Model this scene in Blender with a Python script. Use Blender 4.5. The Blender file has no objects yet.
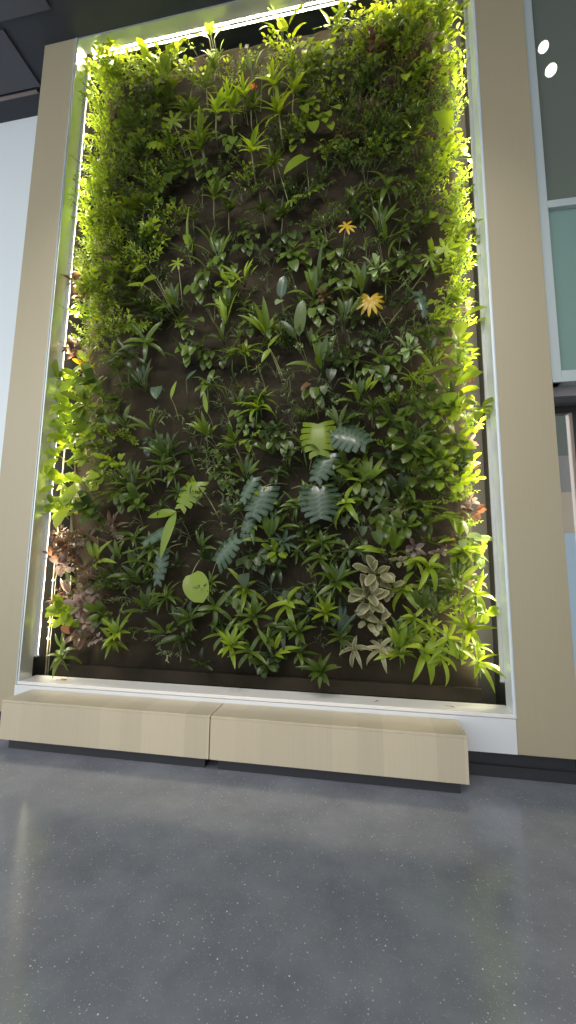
import bpy, math, random
import numpy as np
from mathutils import Vector, Matrix
R = random.Random(7)
sc = bpy.context.scene
col = sc.collection
PI = math.pi
V = Vector

# ------------------------------------------------------------------ camera (solved from the photo's vanishing points)
F_PX = 414.33
PPX, PPY = 288.0, 512.0
EYE = 1.615
AX = V((0.98423872, -0.01277126, -0.17638323))     # world axes seen from the camera (right, down, forward)
AZ = V((0.01086355, -0.99113889, 0.13238458))
AY = V((0.176511, 0.13221418, 0.97537853))
cam_d = bpy.data.cameras.new('camera')
cam = bpy.data.objects.new('camera', cam_d)
col.objects.link(cam)
cam_d.sensor_fit = 'VERTICAL'
cam_d.sensor_height = 36.0
cam_d.lens = F_PX / 1024 * 36.0
cam_d.clip_start = 0.05
right = V((AX[0], AY[0], AZ[0])); down = V((AX[1], AY[1], AZ[1])); fwd = V((AX[2], AY[2], AZ[2]))
m = Matrix.Identity(4)
for i in range(3):
    m[i][0] = right[i]; m[i][1] = -down[i]; m[i][2] = -fwd[i]
m[2][3] = EYE
cam.matrix_world = m
sc.camera = cam

def at(px, py, y):
    """the point of the plane Y = y that the photo shows at this pixel, and how many metres one pixel is there"""
    r = V((px - PPX, py - PPY, F_PX))
    w = V((r.dot(AX), r.dot(AY), r.dot(AZ)))
    k = y / w[1]
    return V((w[0] * k, y, w[2] * k + EYE)), k

# ------------------------------------------------------------------ mesh helpers
class MB:
    def __init__(self):
        self.v = []; self.f = []; self.tone = []; self.edge = []; self.mi = []
    def add(self, verts, faces, tone=0.5, edge=None, mi=0):
        b = len(self.v)
        self.v += [tuple(x) for x in verts]
        self.f += [tuple(b + i for i in q) for q in faces]
        self.tone += [tone] * len(verts)
        self.edge += edge if edge else [0.0] * len(verts)
        self.mi += [mi] * len(faces)
    def box(self, x0, x1, y0, y1, z0, z1, mi=0):
        vs = [(x, y, z) for x in (x0, x1) for y in (y0, y1) for z in (z0, z1)]
        self.add(vs, [(0, 1, 3, 2), (4, 6, 7, 5), (0, 4, 5, 1), (2, 3, 7, 6), (0, 2, 6, 4), (1, 5, 7, 3)], mi=mi)
    def tube(self, pts, r0, r1=None, n=5, cap=True):
        r1 = r0 if r1 is None else r1
        pts = [V(p) for p in pts]
        rings = []
        for i, p in enumerate(pts):
            t = (pts[min(i + 1, len(pts) - 1)] - pts[max(i - 1, 0)])
            if t.length < 1e-9: t = V((0, 0, 1))
            t.normalize()
            a = t.cross(V((0.31, 0.87, 0.38)))
            if a.length < 1e-3: a = t.cross(V((1, 0, 0)))
            a.normalize(); b = t.cross(a)
            r = r0 + (r1 - r0) * i / max(1, len(pts) - 1)
            rings.append([p + a * (r * math.cos(2 * PI * k / n)) + b * (r * math.sin(2 * PI * k / n)) for k in range(n)])
        vs = [v for g in rings for v in g]
        fs = []
        for i in range(len(pts) - 1):
            for k in range(n):
                fs.append((i * n + k, i * n + (k + 1) % n, (i + 1) * n + (k + 1) % n, (i + 1) * n + k))
        if cap:
            fs.append(tuple(range(n))[::-1]); fs.append(tuple((len(pts) - 1) * n + k for k in range(n)))
        self.add(vs, fs)
    def mesh(self, name, mats, smooth=True):
        me = bpy.data.meshes.new(name)
        me.from_pydata(self.v, [], self.f)
        for mt in mats: me.materials.append(mt)
        me.polygons.foreach_set('material_index', self.mi)
        if smooth: me.polygons.foreach_set('use_smooth', [True] * len(self.f))
        a = me.attributes.new('tone', 'FLOAT', 'POINT'); a.data.foreach_set('value', self.tone)
        a = me.attributes.new('edge', 'FLOAT', 'POINT'); a.data.foreach_set('value', self.edge)
        me.update()
        return me
    def build(self, name, mat, parent=None, smooth=False, bevel=0.0):
        mats = mat if isinstance(mat, (list, tuple)) else [mat]
        o = bpy.data.objects.new(name, self.mesh(name, mats, smooth))
        col.objects.link(o)
        if parent: o.parent = parent
        if bevel:
            b = o.modifiers.new('bevel', 'BEVEL'); b.width = bevel; b.segments = 2; b.limit_method = 'ANGLE'
        return o

def tag(o, label, cat, group=None, kind=None):
    o['label'] = label; o['category'] = cat
    if group: o['group'] = group
    if kind: o['kind'] = kind
    return o

def empty(name, loc=(0, 0, 0)):
    o = bpy.data.objects.new(name, None); o.location = loc
    o.empty_display_size = 0.05
    col.objects.link(o)
    return o

def slab(name, mat, x0, x1, y0, y1, z0, z1, parent=None, bevel=0.0):
    b = MB(); b.box(x0, x1, y0, y1, z0, z1)
    return b.build(name, mat, parent, bevel=bevel)

# ------------------------------------------------------------------ materials
def new_mat(name):
    mt = bpy.data.materials.new(name); mt.use_nodes = True
    nt = mt.node_tree; nt.nodes.clear()
    out = nt.nodes.new('ShaderNodeOutputMaterial')
    return mt, nt, out

def N(nt, typ, **kw):
    n = nt.nodes.new(typ)
    for k, v in kw.items():
        if k.startswith('i_'):
            n.inputs[k[2:].replace('_', ' ')].default_value = v
        else:
            setattr(n, k, v)
    return n

def rgba(c): return (c[0], c[1], c[2], 1.0)

def plain(name, c, rough=0.5, metal=0.0, spec=0.5, noise=0.0, nscale=(3, 3, 3), bump=0.0):
    mt, nt, out = new_mat(name)
    p = N(nt, 'ShaderNodeBsdfPrincipled')
    p.inputs['Base Color'].default_value = rgba(c)
    p.inputs['Roughness'].default_value = rough
    p.inputs['Metallic'].default_value = metal
    p.inputs['Specular IOR Level'].default_value = spec
    if noise or bump:
        tc = N(nt, 'ShaderNodeTexCoord'); mp = N(nt, 'ShaderNodeMapping')
        mp.inputs['Scale'].default_value = nscale
        nz = N(nt, 'ShaderNodeTexNoise'); nz.inputs['Scale'].default_value = 1.0; nz.inputs['Detail'].default_value = 4
        nt.links.new(tc.outputs['Object'], mp.inputs[0]); nt.links.new(mp.outputs[0], nz.inputs['Vector'])
        if noise:
            mx = N(nt, 'ShaderNodeMix', data_type='RGBA')
            mx.inputs[6].default_value = rgba([x * (1 - noise) for x in c]); mx.inputs[7].default_value = rgba([min(1, x * (1 + noise)) for x in c])
            nt.links.new(nz.outputs['Fac'], mx.inputs[0]); nt.links.new(mx.outputs[2], p.inputs['Base Color'])
        if bump:
            bp = N(nt, 'ShaderNodeBump'); bp.inputs['Strength'].default_value = bump; bp.inputs['Distance'].default_value = 0.01
            nt.links.new(nz.outputs['Fac'], bp.inputs['Height']); nt.links.new(bp.outputs[0], p.inputs['Normal'])
    nt.links.new(p.outputs[0], out.inputs[0])
    return mt

def emit(name, c, s):
    mt, nt, out = new_mat(name)
    e = N(nt, 'ShaderNodeEmission'); e.inputs[0].default_value = rgba(c); e.inputs[1].default_value = s
    nt.links.new(e.outputs[0], out.inputs[0])
    return mt

def wood_mat(name, c, plank=0.0, grain_axis='z', var=0.05, rough=0.38):
    """beige laminate: fine straight grain, and veneer leaves of slightly different tone"""
    mt, nt, out = new_mat(name)
    p = N(nt, 'ShaderNodeBsdfPrincipled'); p.inputs['Roughness'].default_value = rough
    tc = N(nt, 'ShaderNodeTexCoord')
    mp = N(nt, 'ShaderNodeMapping')
    mp.inputs['Scale'].default_value = (90, 90, 1.2)
    nz = N(nt, 'ShaderNodeTexNoise'); nz.inputs['Scale'].default_value = 1.0; nz.inputs['Detail'].default_value = 5
    nt.links.new(tc.outputs['Object'], mp.inputs[0]); nt.links.new(mp.outputs[0], nz.inputs['Vector'])
    base = N(nt, 'ShaderNodeMix', data_type='RGBA')
    base.inputs[6].default_value = rgba([x * (1 - var) for x in c]); base.inputs[7].default_value = rgba([x * (1 + var) for x in c])
    nt.links.new(nz.outputs['Fac'], base.inputs[0])
    last = base.outputs[2]
    if plank:
        sx = N(nt, 'ShaderNodeSeparateXYZ'); nt.links.new(tc.outputs['Object'], sx.inputs[0])
        dv = N(nt, 'ShaderNodeMath', operation='DIVIDE'); dv.inputs[1].default_value = plank
        nt.links.new(sx.outputs[0], dv.inputs[0])
        fl = N(nt, 'ShaderNodeMath', operation='FLOOR'); nt.links.new(dv.outputs[0], fl.inputs[0])
        wn = N(nt, 'ShaderNodeTexWhiteNoise', noise_dimensions='1D'); nt.links.new(fl.outputs[0], wn.inputs['W'])
        mx = N(nt, 'ShaderNodeMix', data_type='RGBA', blend_type='MULTIPLY'); mx.inputs[0].default_value = 1.0
        cr = N(nt, 'ShaderNodeMapRange'); cr.inputs['To Min'].default_value = 0.91; cr.inputs['To Max'].default_value = 1.04
        nt.links.new(wn.outputs['Value'], cr.inputs['Value'])
        nt.links.new(last, mx.inputs[6]); nt.links.new(cr.outputs[0], mx.inputs[7])
        last = mx.outputs[2]
    nt.links.new(last, p.inputs['Base Color'])
    nt.links.new(p.outputs[0], out.inputs[0])
    return mt

def leaf_mat(name, c1, c2, rim=None, rib=None, trans=0.4, rough=0.33, tcol=None):
    """a leaf: two tones from leaf to leaf, optional pale rim or rib, light passing through the blade"""
    mt, nt, out = new_mat(name)
    a = N(nt, 'ShaderNodeAttribute', attribute_name='tone')
    oi = N(nt, 'ShaderNodeObjectInfo')
    mx = N(nt, 'ShaderNodeMix', data_type='RGBA')
    mx.inputs[6].default_value = rgba(c1); mx.inputs[7].default_value = rgba(c2)
    nt.links.new(a.outputs['Fac'], mx.inputs[0])
    hs = N(nt, 'ShaderNodeHueSaturation')
    mr = N(nt, 'ShaderNodeMapRange'); mr.inputs['To Min'].default_value = 0.75; mr.inputs['To Max'].default_value = 1.25
    nt.links.new(oi.outputs['Random'], mr.inputs['Value']); nt.links.new(mr.outputs[0], hs.inputs['Value'])
    nt.links.new(mx.outputs[2], hs.inputs['Color'])
    last = hs.outputs[0]
    if rim or rib:
        e = N(nt, 'ShaderNodeAttribute', attribute_name='edge')
        r = N(nt, 'ShaderNodeMapRange')
        if rim: r.inputs['From Min'].default_value = 0.55; r.inputs['From Max'].default_value = 0.8
        else: r.inputs['From Min'].default_value = 0.3; r.inputs['From Max'].default_value = 0.0
        nt.links.new(e.outputs['Fac'], r.inputs['Value'])
        m2 = N(nt, 'ShaderNodeMix', data_type='RGBA'); m2.inputs[7].default_value = rgba(rim or rib)
        nt.links.new(r.outputs[0], m2.inputs[0]); nt.links.new(last, m2.inputs[6])
        last = m2.outputs[2]
    p = N(nt, 'ShaderNodeBsdfPrincipled'); p.inputs['Roughness'].default_value = rough
    p.inputs['Specular IOR Level'].default_value = 0.5
    nt.links.new(last, p.inputs['Base Color'])
    t = N(nt, 'ShaderNodeBsdfTranslucent')
    tm = N(nt, 'ShaderNodeMix', data_type='RGBA', blend_type='MULTIPLY'); tm.inputs[0].default_value = 1.0
    tm.inputs[7].default_value = rgba(tcol or (1.9, 1.7, 0.6))
    nt.links.new(last, tm.inputs[6]); nt.links.new(tm.outputs[2], t.inputs[0])
    ms = N(nt, 'ShaderNodeMixShader'); ms.inputs[0].default_value = trans
    nt.links.new(p.outputs[0], ms.inputs[1]); nt.links.new(t.outputs[0], ms.inputs[2])
    nt.links.new(ms.outputs[0], out.inputs[0])
    return mt

LEAF = {
    'dark':   leaf_mat('leaf_dark_green', (0.028, 0.050, 0.013), (0.062, 0.098, 0.024)),
    'mid':    leaf_mat('leaf_mid_green', (0.058, 0.100, 0.016), (0.125, 0.185, 0.032)),
    'bright': leaf_mat('leaf_bright_green', (0.145, 0.225, 0.020), (0.260, 0.350, 0.036)),
    'lime':   leaf_mat('leaf_lime', (0.200, 0.300, 0.022), (0.330, 0.430, 0.045), trans=0.45),
    'silver': leaf_mat('leaf_silver_green', (0.055, 0.100, 0.055), (0.110, 0.170, 0.105), rib=(0.15, 0.21, 0.15), rough=0.26, tcol=(1.3, 1.5, 0.9)),
    'yellow': leaf_mat('leaf_yellow', (0.460, 0.300, 0.012), (0.580, 0.400, 0.020), tcol=(1.5, 1.2, 0.5)),
    'bronze': leaf_mat('leaf_bronze', (0.075, 0.048, 0.032), (0.150, 0.088, 0.058), tcol=(1.6, 1.1, 0.8)),
    'pink':   leaf_mat('leaf_pink_white', (0.240, 0.150, 0.125), (0.480, 0.400, 0.360), tcol=(1.2, 1.1, 1.0)),
    'cream':  leaf_mat('leaf_cream_edged', (0.240, 0.250, 0.130), (0.320, 0.310, 0.170), rim=(0.46, 0.43, 0.26), tcol=(1.3, 1.2, 0.8)),
    'pale':   leaf_mat('leaf_pale_green', (0.280, 0.380, 0.160), (0.400, 0.480, 0.240), tcol=(1.3, 1.3, 0.8)),
    'dry':    leaf_mat('leaf_dry_brown', (0.160, 0.085, 0.040), (0.260, 0.150, 0.080), tcol=(1.2, 1.0, 0.8)),
    'red':    leaf_mat('petal_red', (0.480, 0.020, 0.015), (0.620, 0.040, 0.020), trans=0.25, tcol=(1.3, 1, 1)),
    'white':  leaf_mat('petal_white', (0.620, 0.600, 0.500), (0.700, 0.680, 0.600), tcol=(1.1, 1.1, 1.0)),
    'orange': leaf_mat('petal_orange', (0.550, 0.130, 0.030), (0.650, 0.200, 0.050), tcol=(1.2, 1, 1)),
}
STEM = {
    'green': plain('stem_green', (0.10, 0.17, 0.035), 0.5),
    'brown': plain('stem_brown', (0.13, 0.09, 0.05), 0.7),
    'pale':  plain('stem_pale', (0.24, 0.24, 0.11), 0.6),
}

M_wood = wood_mat('wood_column', (0.428, 0.368, 0.246))
M_bench = wood_mat('wood_bench', (0.615, 0.525, 0.375), plank=0.19, var=0.07, rough=0.32)
M_white = plain('white_panel', (0.74, 0.75, 0.76), 0.42)
M_lining = plain('lining_satin_white', (0.78, 0.80, 0.78), 0.30, metal=0.65)
M_lining_r = plain('lining_white_gloss', (0.80, 0.84, 0.88), 0.32, metal=0.2)
M_sill = plain('white_sill', (0.84, 0.81, 0.78), 0.4, noise=0.05, nscale=(6, 6, 6))
M_trim = plain('edge_trim', (0.55, 0.63, 0.66), 0.3)
M_alu = plain('window_aluminium', (0.47, 0.53, 0.53), 0.4)
M_black = plain('recess_black', (0.012, 0.012, 0.012), 0.8)
M_base = plain('baseboard_dark', (0.030, 0.032, 0.036), 0.4)
M_ceil = plain('ceiling_dark', (0.026, 0.030, 0.039), 0.7)
M_panel = plain('ceiling_panel_grey', (0.062, 0.064, 0.076), 0.7, noise=0.15, nscale=(4, 4, 4))
M_pale = plain('pale_plaster', (0.80, 0.86, 0.87), 0.6)
M_steel = plain('brushed_steel', (0.55, 0.45, 0.38), 0.3, metal=0.9)
M_dframe = plain('door_frame_dark', (0.035, 0.030, 0.028), 0.4)
M_pipe = plain('pipe_beige', (0.16, 0.14, 0.09), 0.5)
M_led = emit('led_diffuser', (1.0, 0.91, 0.64), 160.0)
M_ledtop = emit('led_diffuser_top', (1.0, 0.92, 0.60), 380.0)
M_lamp = emit('lamp_glow', (1.0, 0.90, 0.72), 60.0)

def felt_material():
    mt, nt, out = new_mat('felt_brown')
    p = N(nt, 'ShaderNodeBsdfPrincipled'); p.inputs['Roughness'].default_value = 0.95; p.inputs['Specular IOR Level'].default_value = 0.15
    tc = N(nt, 'ShaderNodeTexCoord')
    n1 = N(nt, 'ShaderNodeTexNoise'); n1.inputs['Scale'].default_value = 2.2; n1.inputs['Detail'].default_value = 5
    n2 = N(nt, 'ShaderNodeTexNoise'); n2.inputs['Scale'].default_value = 160; n2.inputs['Detail'].default_value = 2
    nt.links.new(tc.outputs['Object'], n1.inputs['Vector']); nt.links.new(tc.outputs['Object'], n2.inputs['Vector'])
    cr = N(nt, 'ShaderNodeValToRGB')
    cr.color_ramp.elements[0].position = 0.3; cr.color_ramp.elements[0].color = (0.015, 0.0125, 0.0085, 1)
    cr.color_ramp.elements[1].position = 0.72; cr.color_ramp.elements[1].color = (0.044, 0.034, 0.022, 1)
    nt.links.new(n1.outputs['Fac'], cr.inputs[0]); nt.links.new(cr.outputs[0], p.inputs['Base Color'])
    bp = N(nt, 'ShaderNodeBump'); bp.inputs['Strength'].default_value = 0.5; bp.inputs['Distance'].default_value = 0.004
    nt.links.new(n2.outputs['Fac'], bp.inputs['Height']); nt.links.new(bp.outputs[0], p.inputs['Normal'])
    nt.links.new(p.outputs[0], out.inputs[0])
    return mt
M_felt = felt_material()

def floor_material():
    """polished dark concrete with pale sand and glass chips"""
    mt, nt, out = new_mat('polished_concrete')
    p = N(nt, 'ShaderNodeBsdfPrincipled')
    tc = N(nt, 'ShaderNodeTexCoord')
    n1 = N(nt, 'ShaderNodeTexNoise'); n1.inputs['Scale'].default_value = 2.5; n1.inputs['Detail'].default_value = 7; n1.inputs['Roughness'].default_value = 0.62
    nt.links.new(tc.outputs['Object'], n1.inputs['Vector'])
    cr = N(nt, 'ShaderNodeValToRGB')
    cr.color_ramp.elements[0].position = 0.32; cr.color_ramp.elements[0].color = (0.190, 0.203, 0.240, 1)
    cr.color_ramp.elements[1].position = 0.70; cr.color_ramp.elements[1].color = (0.285, 0.297, 0.335, 1)
    nt.links.new(n1.outputs['Fac'], cr.inputs[0])
    last = cr.outputs[0]
    for scale, r0, thr, c in ((60, 0.18, 0.84, (0.62, 0.64, 0.67)), (120, 0.22, 0.72, (0.42, 0.44, 0.47)), (26, 0.085, 0.84, (0.90, 0.90, 0.90))):
        vo = N(nt, 'ShaderNodeTexVoronoi'); vo.inputs['Scale'].default_value = scale
        nt.links.new(tc.outputs['Object'], vo.inputs['Vector'])
        lt = N(nt, 'ShaderNodeMapRange'); lt.inputs['From Min'].default_value = r0 * 1.25; lt.inputs['From Max'].default_value = r0 * 0.75
        nt.links.new(vo.outputs['Distance'], lt.inputs['Value'])
        sp = N(nt, 'ShaderNodeSeparateColor'); nt.links.new(vo.outputs['Color'], sp.inputs[0])
        g = N(nt, 'ShaderNodeMath', operation='GREATER_THAN'); g.inputs[1].default_value = thr
        nt.links.new(sp.outputs[0], g.inputs[0])
        ml = N(nt, 'ShaderNodeMath', operation='MULTIPLY'); nt.links.new(lt.outputs[0], ml.inputs[0]); nt.links.new(g.outputs[0], ml.inputs[1])
        mx = N(nt, 'ShaderNodeMix', data_type='RGBA'); mx.inputs[7].default_value = rgba(c)
        nt.links.new(ml.outputs[0], mx.inputs[0]); nt.links.new(last, mx.inputs[6])
        last = mx.outputs[2]
    nt.links.new(last, p.inputs['Base Color'])
    rr = N(nt, 'ShaderNodeMapRange'); rr.inputs['To Min'].default_value = 0.13; rr.inputs['To Max'].default_value = 0.19
    nt.links.new(n1.outputs['Fac'], rr.inputs['Value']); nt.links.new(rr.outputs[0], p.inputs['Roughness'])
    p.inputs['Specular IOR Level'].default_value = 0.85
    nt.links.new(p.outputs[0], out.inputs[0])
    return mt

def glass_material(name, tint, refl, trans=0.8, rough=0.02, haze=None, haze_fac=0.0):
    mt, nt, out = new_mat(name)
    g = N(nt, 'ShaderNodeBsdfGlossy'); g.inputs['Roughness'].default_value = rough; g.inputs[0].default_value = (0.9, 0.93, 0.92, 1)
    t = N(nt, 'ShaderNodeBsdfTransparent'); t.inputs[0].default_value = rgba(tint)
    lw = N(nt, 'ShaderNodeLayerWeight'); lw.inputs[0].default_value = 0.5
    fr = N(nt, 'ShaderNodeMath', operation='POWER'); fr.inputs[1].default_value = 4.0; nt.links.new(lw.outputs['Facing'], fr.inputs[0])
    ad = N(nt, 'ShaderNodeMath', operation='ADD'); ad.inputs[1].default_value = refl; ad.use_clamp = True
    nt.links.new(fr.outputs[0], ad.inputs[0])
    ms = N(nt, 'ShaderNodeMixShader'); nt.links.new(ad.outputs[0], ms.inputs[0])
    nt.links.new(t.outputs[0], ms.inputs[1]); nt.links.new(g.outputs[0], ms.inputs[2])
    last = ms.outputs[0]
    if haze:
        d = N(nt, 'ShaderNodeBsdfDiffuse'); d.inputs[0].default_value = rgba(haze)
        m2 = N(nt, 'ShaderNodeMixShader'); m2.inputs[0].default_value = haze_fac
        nt.links.new(last, m2.inputs[1]); nt.links.new(d.outputs[0], m2.inputs[2]); last = m2.outputs[0]
    nt.links.new(last, out.inputs[0])
    return mt

# ------------------------------------------------------------------ the setting
Y0 = 3.70                       # front face of the portal
YB = 3.87                       # back edge of its white lining
YF = 4.05                       # planted felt
XL, XR = -3.341, 1.164          # the opening
ZB, ZT = 0.485, 7.972
CL, CR = -3.785, 1.613          # outer edges of the wooden columns
S = 'structure'

fl = slab('floor', floor_material(), -12, 9, -9, 9, -0.1, 0.0)
tag(fl, 'dark grey polished concrete floor with pale speckles', 'floor', kind=S)
ce = slab('ceiling', M_ceil, -12, 9, -2.0, 9, ZT + 0.001, ZT + 0.2)
tag(ce, 'near-black ceiling above the wooden portal', 'ceiling', kind=S)
o = slab('wall_left', M_pale, -12, CL + 0.05, 4.38, 4.5, 0, ZT)
tag(o, 'pale bluish white wall set back beside the wooden column', 'wall', kind=S)
o = slab('wall_back', M_black, CL, CR, 4.30, 4.36, 0, ZT)
tag(o, 'black back of the planted recess', 'wall', kind=S)

for nm, xa, xb, lab in (('trim_1', CL, XL - 0.004, 'tall plain beige wooden column between white wall and plants'),
                        ('trim_2', XR + 0.004, CR, 'tall plain beige wooden column between plants and glazing')):
    o = slab(nm, M_wood, xa, xb, Y0, 3.885, 0.1925, ZT, bevel=0.003)
    tag(o, lab, 'column', kind=S)
for nm, xa, xb, lab in (('trim_13', CL, XL - 0.03, 'black cheek of the planted recess by the pale wall'), ('trim_14', XR + 0.03, CR, 'black cheek of the planted recess by the glazing')):
    o = slab(nm, M_black, xa, xb, 3.886, 4.299, 0.1925, ZT); tag(o, lab, 'panel', kind=S)
# white lining of the opening
o = slab('trim_3', M_lining, XL - 0.003, XL + 0.014, Y0 + 0.004, YB, ZB, ZT, bevel=0.002); tag(o, 'white side lining of the plant recess by the pale wall', 'lining', kind=S)
o = slab('trim_4', M_lining_r, XR - 0.014, XR + 0.003, Y0 + 0.004, YB, ZB, ZT, bevel=0.002); tag(o, 'white side lining of the plant recess by the glazing', 'lining', kind=S)
o = slab('trim_5', M_lining, XL + 0.015, XR - 0.015, Y0 + 0.004, 3.85, ZT - 0.026, ZT - 0.001); tag(o, 'white soffit lining over the plants', 'lining', kind=S)
o = slab('trim_6', M_sill, XL - 0.003, XR + 0.003, Y0 + 0.002, YB + 0.075, ZB - 0.03, ZB - 0.001, bevel=0.003); tag(o, 'white sill under the plants behind the benches', 'sill', kind=S)
o = slab('trim_7', M_white, XL - 0.02, XR + 0.001, Y0 - 0.001, 3.76, 0.1925, ZB - 0.034); tag(o, 'white fascia panel behind the benches', 'panel', kind=S)
for nm, xa, xb, lab in (('trim_8', XL - 0.012, XL - 0.003, 'thin pale edge strip along the recess by the pale wall'),
                        ('trim_9', XR + 0.003, XR + 0.008, 'thin edge strip along the recess by the glazing')):
    o = slab(nm, M_trim, xa, xb, Y0 - 0.004, Y0 + 0.02, ZB - 0.03, ZT); tag(o, lab, 'trim', kind=S)
bb = MB(); bb.box(CL, CR - 0.02, 3.765, 3.80, 0.0, 0.1925); bb.box(CL, CR - 0.03, 3.735, 3.765, 0.0, 0.085); bb.box(CL, CR - 0.03, 3.728, 3.735, 0.075, 0.085)
o = bb.build('baseboard_front', M_base); tag(o, 'dark recessed baseboard under the wooden portal', 'baseboard', kind=S)
slb = slab('trim_10', M_black, CL, CR, 3.80, 4.30, 0.0, 0.1925); tag(slb, 'dark floor of the void under the portal', 'base', kind=S)

# felt with stapled pocket rows
def felt():
    b = MB()
    x0, x1, z0, z1 = -3.17, 0.99, ZB + 0.01, 7.84
    nx, nz = 120, 230
    vs = []
    for j in range(nz + 1):
        z = z0 + (z1 - z0) * j / nz
        for i in range(nx + 1):
            x = x0 + (x1 - x0) * i / nx
            row = (z - z0) / 0.30
            fr = row - math.floor(row)
            off = 0.5 * (int(math.floor(row)) % 2)
            c = (x - x0) / 0.38 + off
            bag = abs(math.sin(PI * c)) ** 0.7
            lip = (1 - fr) ** 1.5 if fr < 0.85 else 0.1 * (fr - 0.85) / 0.15
            d = 0.035 * bag * fr * (1.0 if fr < 0.8 else max(0, (1 - fr) / 0.2)) + 0.012 * math.sin(x * 3.1 + z * 1.7)
            vs.append((x, YF + 0.012 - d, z))
    fs = []
    for j in range(nz):
        for i in range(nx):
            a = j * (nx + 1) + i
            fs.append((a, a + 1, a + nx + 2, a + nx + 1))
    b.add(vs, fs)
    o = b.build('felt_backing', M_felt, smooth=True)
    so = o.modifiers.new('solid', 'SOLIDIFY'); so.thickness = 0.02; so.offset = -1
    tag(o, 'dark brown felt backing with pocket rows that the plants grow from', 'planting felt', kind=S)
felt()
o = slab('trim_11', M_felt, -3.17, 0.99, 3.955, 4.00, ZB + 0.0, ZB + 0.115, bevel=0.006)
tag(o, 'brown felt trough edge along the foot of the planted wall', 'trough', kind=S)

# ------------------------------------------------------------------ LED lighting in the recess
M_housing = plain('led_housing', (0.55, 0.55, 0.54), 0.4)
M_slot = plain('strip_housing', (0.20, 0.20, 0.20), 0.5)
def led_post(x, inward, lab):
    root = empty('mounted_light_bar', (x, 3.90, EYE - 0.93))
    z1 = ZT - 0.05
    zt_ = z1 - root.location.z
    prof = [(-0.018, -0.028), (0.018, -0.028), (0.018, -0.008), (-0.008, 0.0207), (-0.018, 0.0207)]
    prof = [(x_ * inward, y_) for x_, y_ in prof]
    b = MB(); b.add([(x_, y_, z_) for z_ in (0, zt_) for x_, y_ in prof], [(i, (i + 1) % 5, 5 + (i + 1) % 5, 5 + i) for i in range(5)] + [(4, 3, 2, 1, 0), (5, 6, 7, 8, 9)])
    b.build('housing', M_housing, root)
    b = MB()
    pa, pb = V((0.016 * inward, -0.0058, 0)), V((-0.006 * inward, 0.0185, 0))
    nn = V((0.741 * inward, 0.671, 0)) * 0.0006
    b.add([q + nn + V((0, 0, z_)) for z_ in (0.02, zt_ - 0.02) for q in (pa, pb)], [(0, 1, 3, 2)])
    b.build('diffuser', M_led, root)
    b = MB(); b.box(-0.019, 0.019, -0.029, 0.021, -0.012, 0.0)
    b.build('end_cap', M_base, root)
    tag(root, lab, 'light')
led_post(XL + 0.026, 1, 'tall white vertical light bar behind the recess lining near the pale wall')
led_post(XR - 0.026, -1, 'tall white vertical light bar behind the recess lining near the glazing')
def led_top(y, z, lab):
    root = empty('led_strip_light', ((XL + XR) / 2, y, z))
    L = (XR - XL) / 2 - 0.085
    b = MB(); b.box(-L, L, -0.0095, 0.012, 0.0045, 0.020); b.box(-L, L, 0.005, 0.012, -0.008, 0.0045)
    b.build('housing', M_slot, root)
    b = MB()
    n = 150
    for i in range(n):
        x = -L + 2 * L * (i + 0.5) / n; h = L / n * 0.80
        vs = []
        for (dx) in (-h, h):
            for k in range(5):
                a = PI * k / 4 * 0.50
                vs.append((x + dx, -0.0075 * math.cos(a), 0.003 - 0.0075 * math.sin(a)))
        b.add(vs, [(k, k + 1, k + 6, k + 5) for k in range(4)] + [(0, 1, 2, 3, 4), (9, 8, 7, 6, 5)])
    b.build('diffuser', M_ledtop, root)
    tag(root, lab, 'light', 'strip lights under the soffit')
led_top(3.866, ZT - 0.024, 'bright ribbed strip light under the soffit, the front one of two')
led_top(3.908, ZT - 0.024, 'bright ribbed strip light under the soffit, the rear one of two')

# thin irrigation pipe in the corner
p = empty('irrigation_pipe', (-3.245, 3.96, 0.1925))
b = MB(); b.tube([(0, 0, 0), (0.0, 0, 1.3), (0.005, 0, 2.9)], 0.009, n=8); b.build('riser', M_pipe, p, smooth=True)
b = MB(); b.tube([(0.024, 0.0, 0.0), (0.026, 0.004, 1.7)], 0.006, n=8); b.build('feed_line', M_pipe, p, smooth=True)
for z in (0.65, 1.25):
    b = MB(); b.box(-0.014, 0.036, -0.012, 0.03, z, z + 0.02); b.build('bracket', M_base, p)
tag(p, 'slim beige irrigation pipe standing in the corner of the recess', 'pipe')

# ------------------------------------------------------------------ benches
def bench(x0, x1, lab):
    y0, y1, z0, z1 = 3.365, 3.70 - 0.004, 0.092, 0.421
    t = 0.02
    root = empty('bench', ((x0 + x1) / 2, (y0 + y1) / 2, 0.0))
    w = (x1 - x0) / 2; d = (y1 - y0) / 2
    def part(nm, *a, mat=M_bench, bev=0.0025):
        b = MB(); b.box(*a); return b.build(nm, mat, root, bevel=bev)
    part('top_panel', -w, w, -d, d, z1 - t, z1)
    part('front_panel', -w, w, -d, -d + t, z0, z1 - t - 0.001)
    part('side_panel', -w, -w + t, -d + t + 0.001, d, z0, z1 - t - 0.001)
    part('side_panel', w - t, w, -d + t + 0.001, d, z0, z1 - t - 0.001)
    part('bottom_panel', -w + t, w - t, -d + t, d, z0, z0 + t)
    part('plinth', -w + 0.05, w - 0.05, -d + 0.06, d - 0.02, 0.0, z0 - 0.001, mat=M_base)
    tag(root, lab, 'bench', 'wooden box benches under the plants')
bench(-3.17, -1.231, 'long beige wooden box bench nearer the pale wall')
bench(-1.223, 0.728, 'long beige wooden box bench nearer the glazing')

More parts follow.
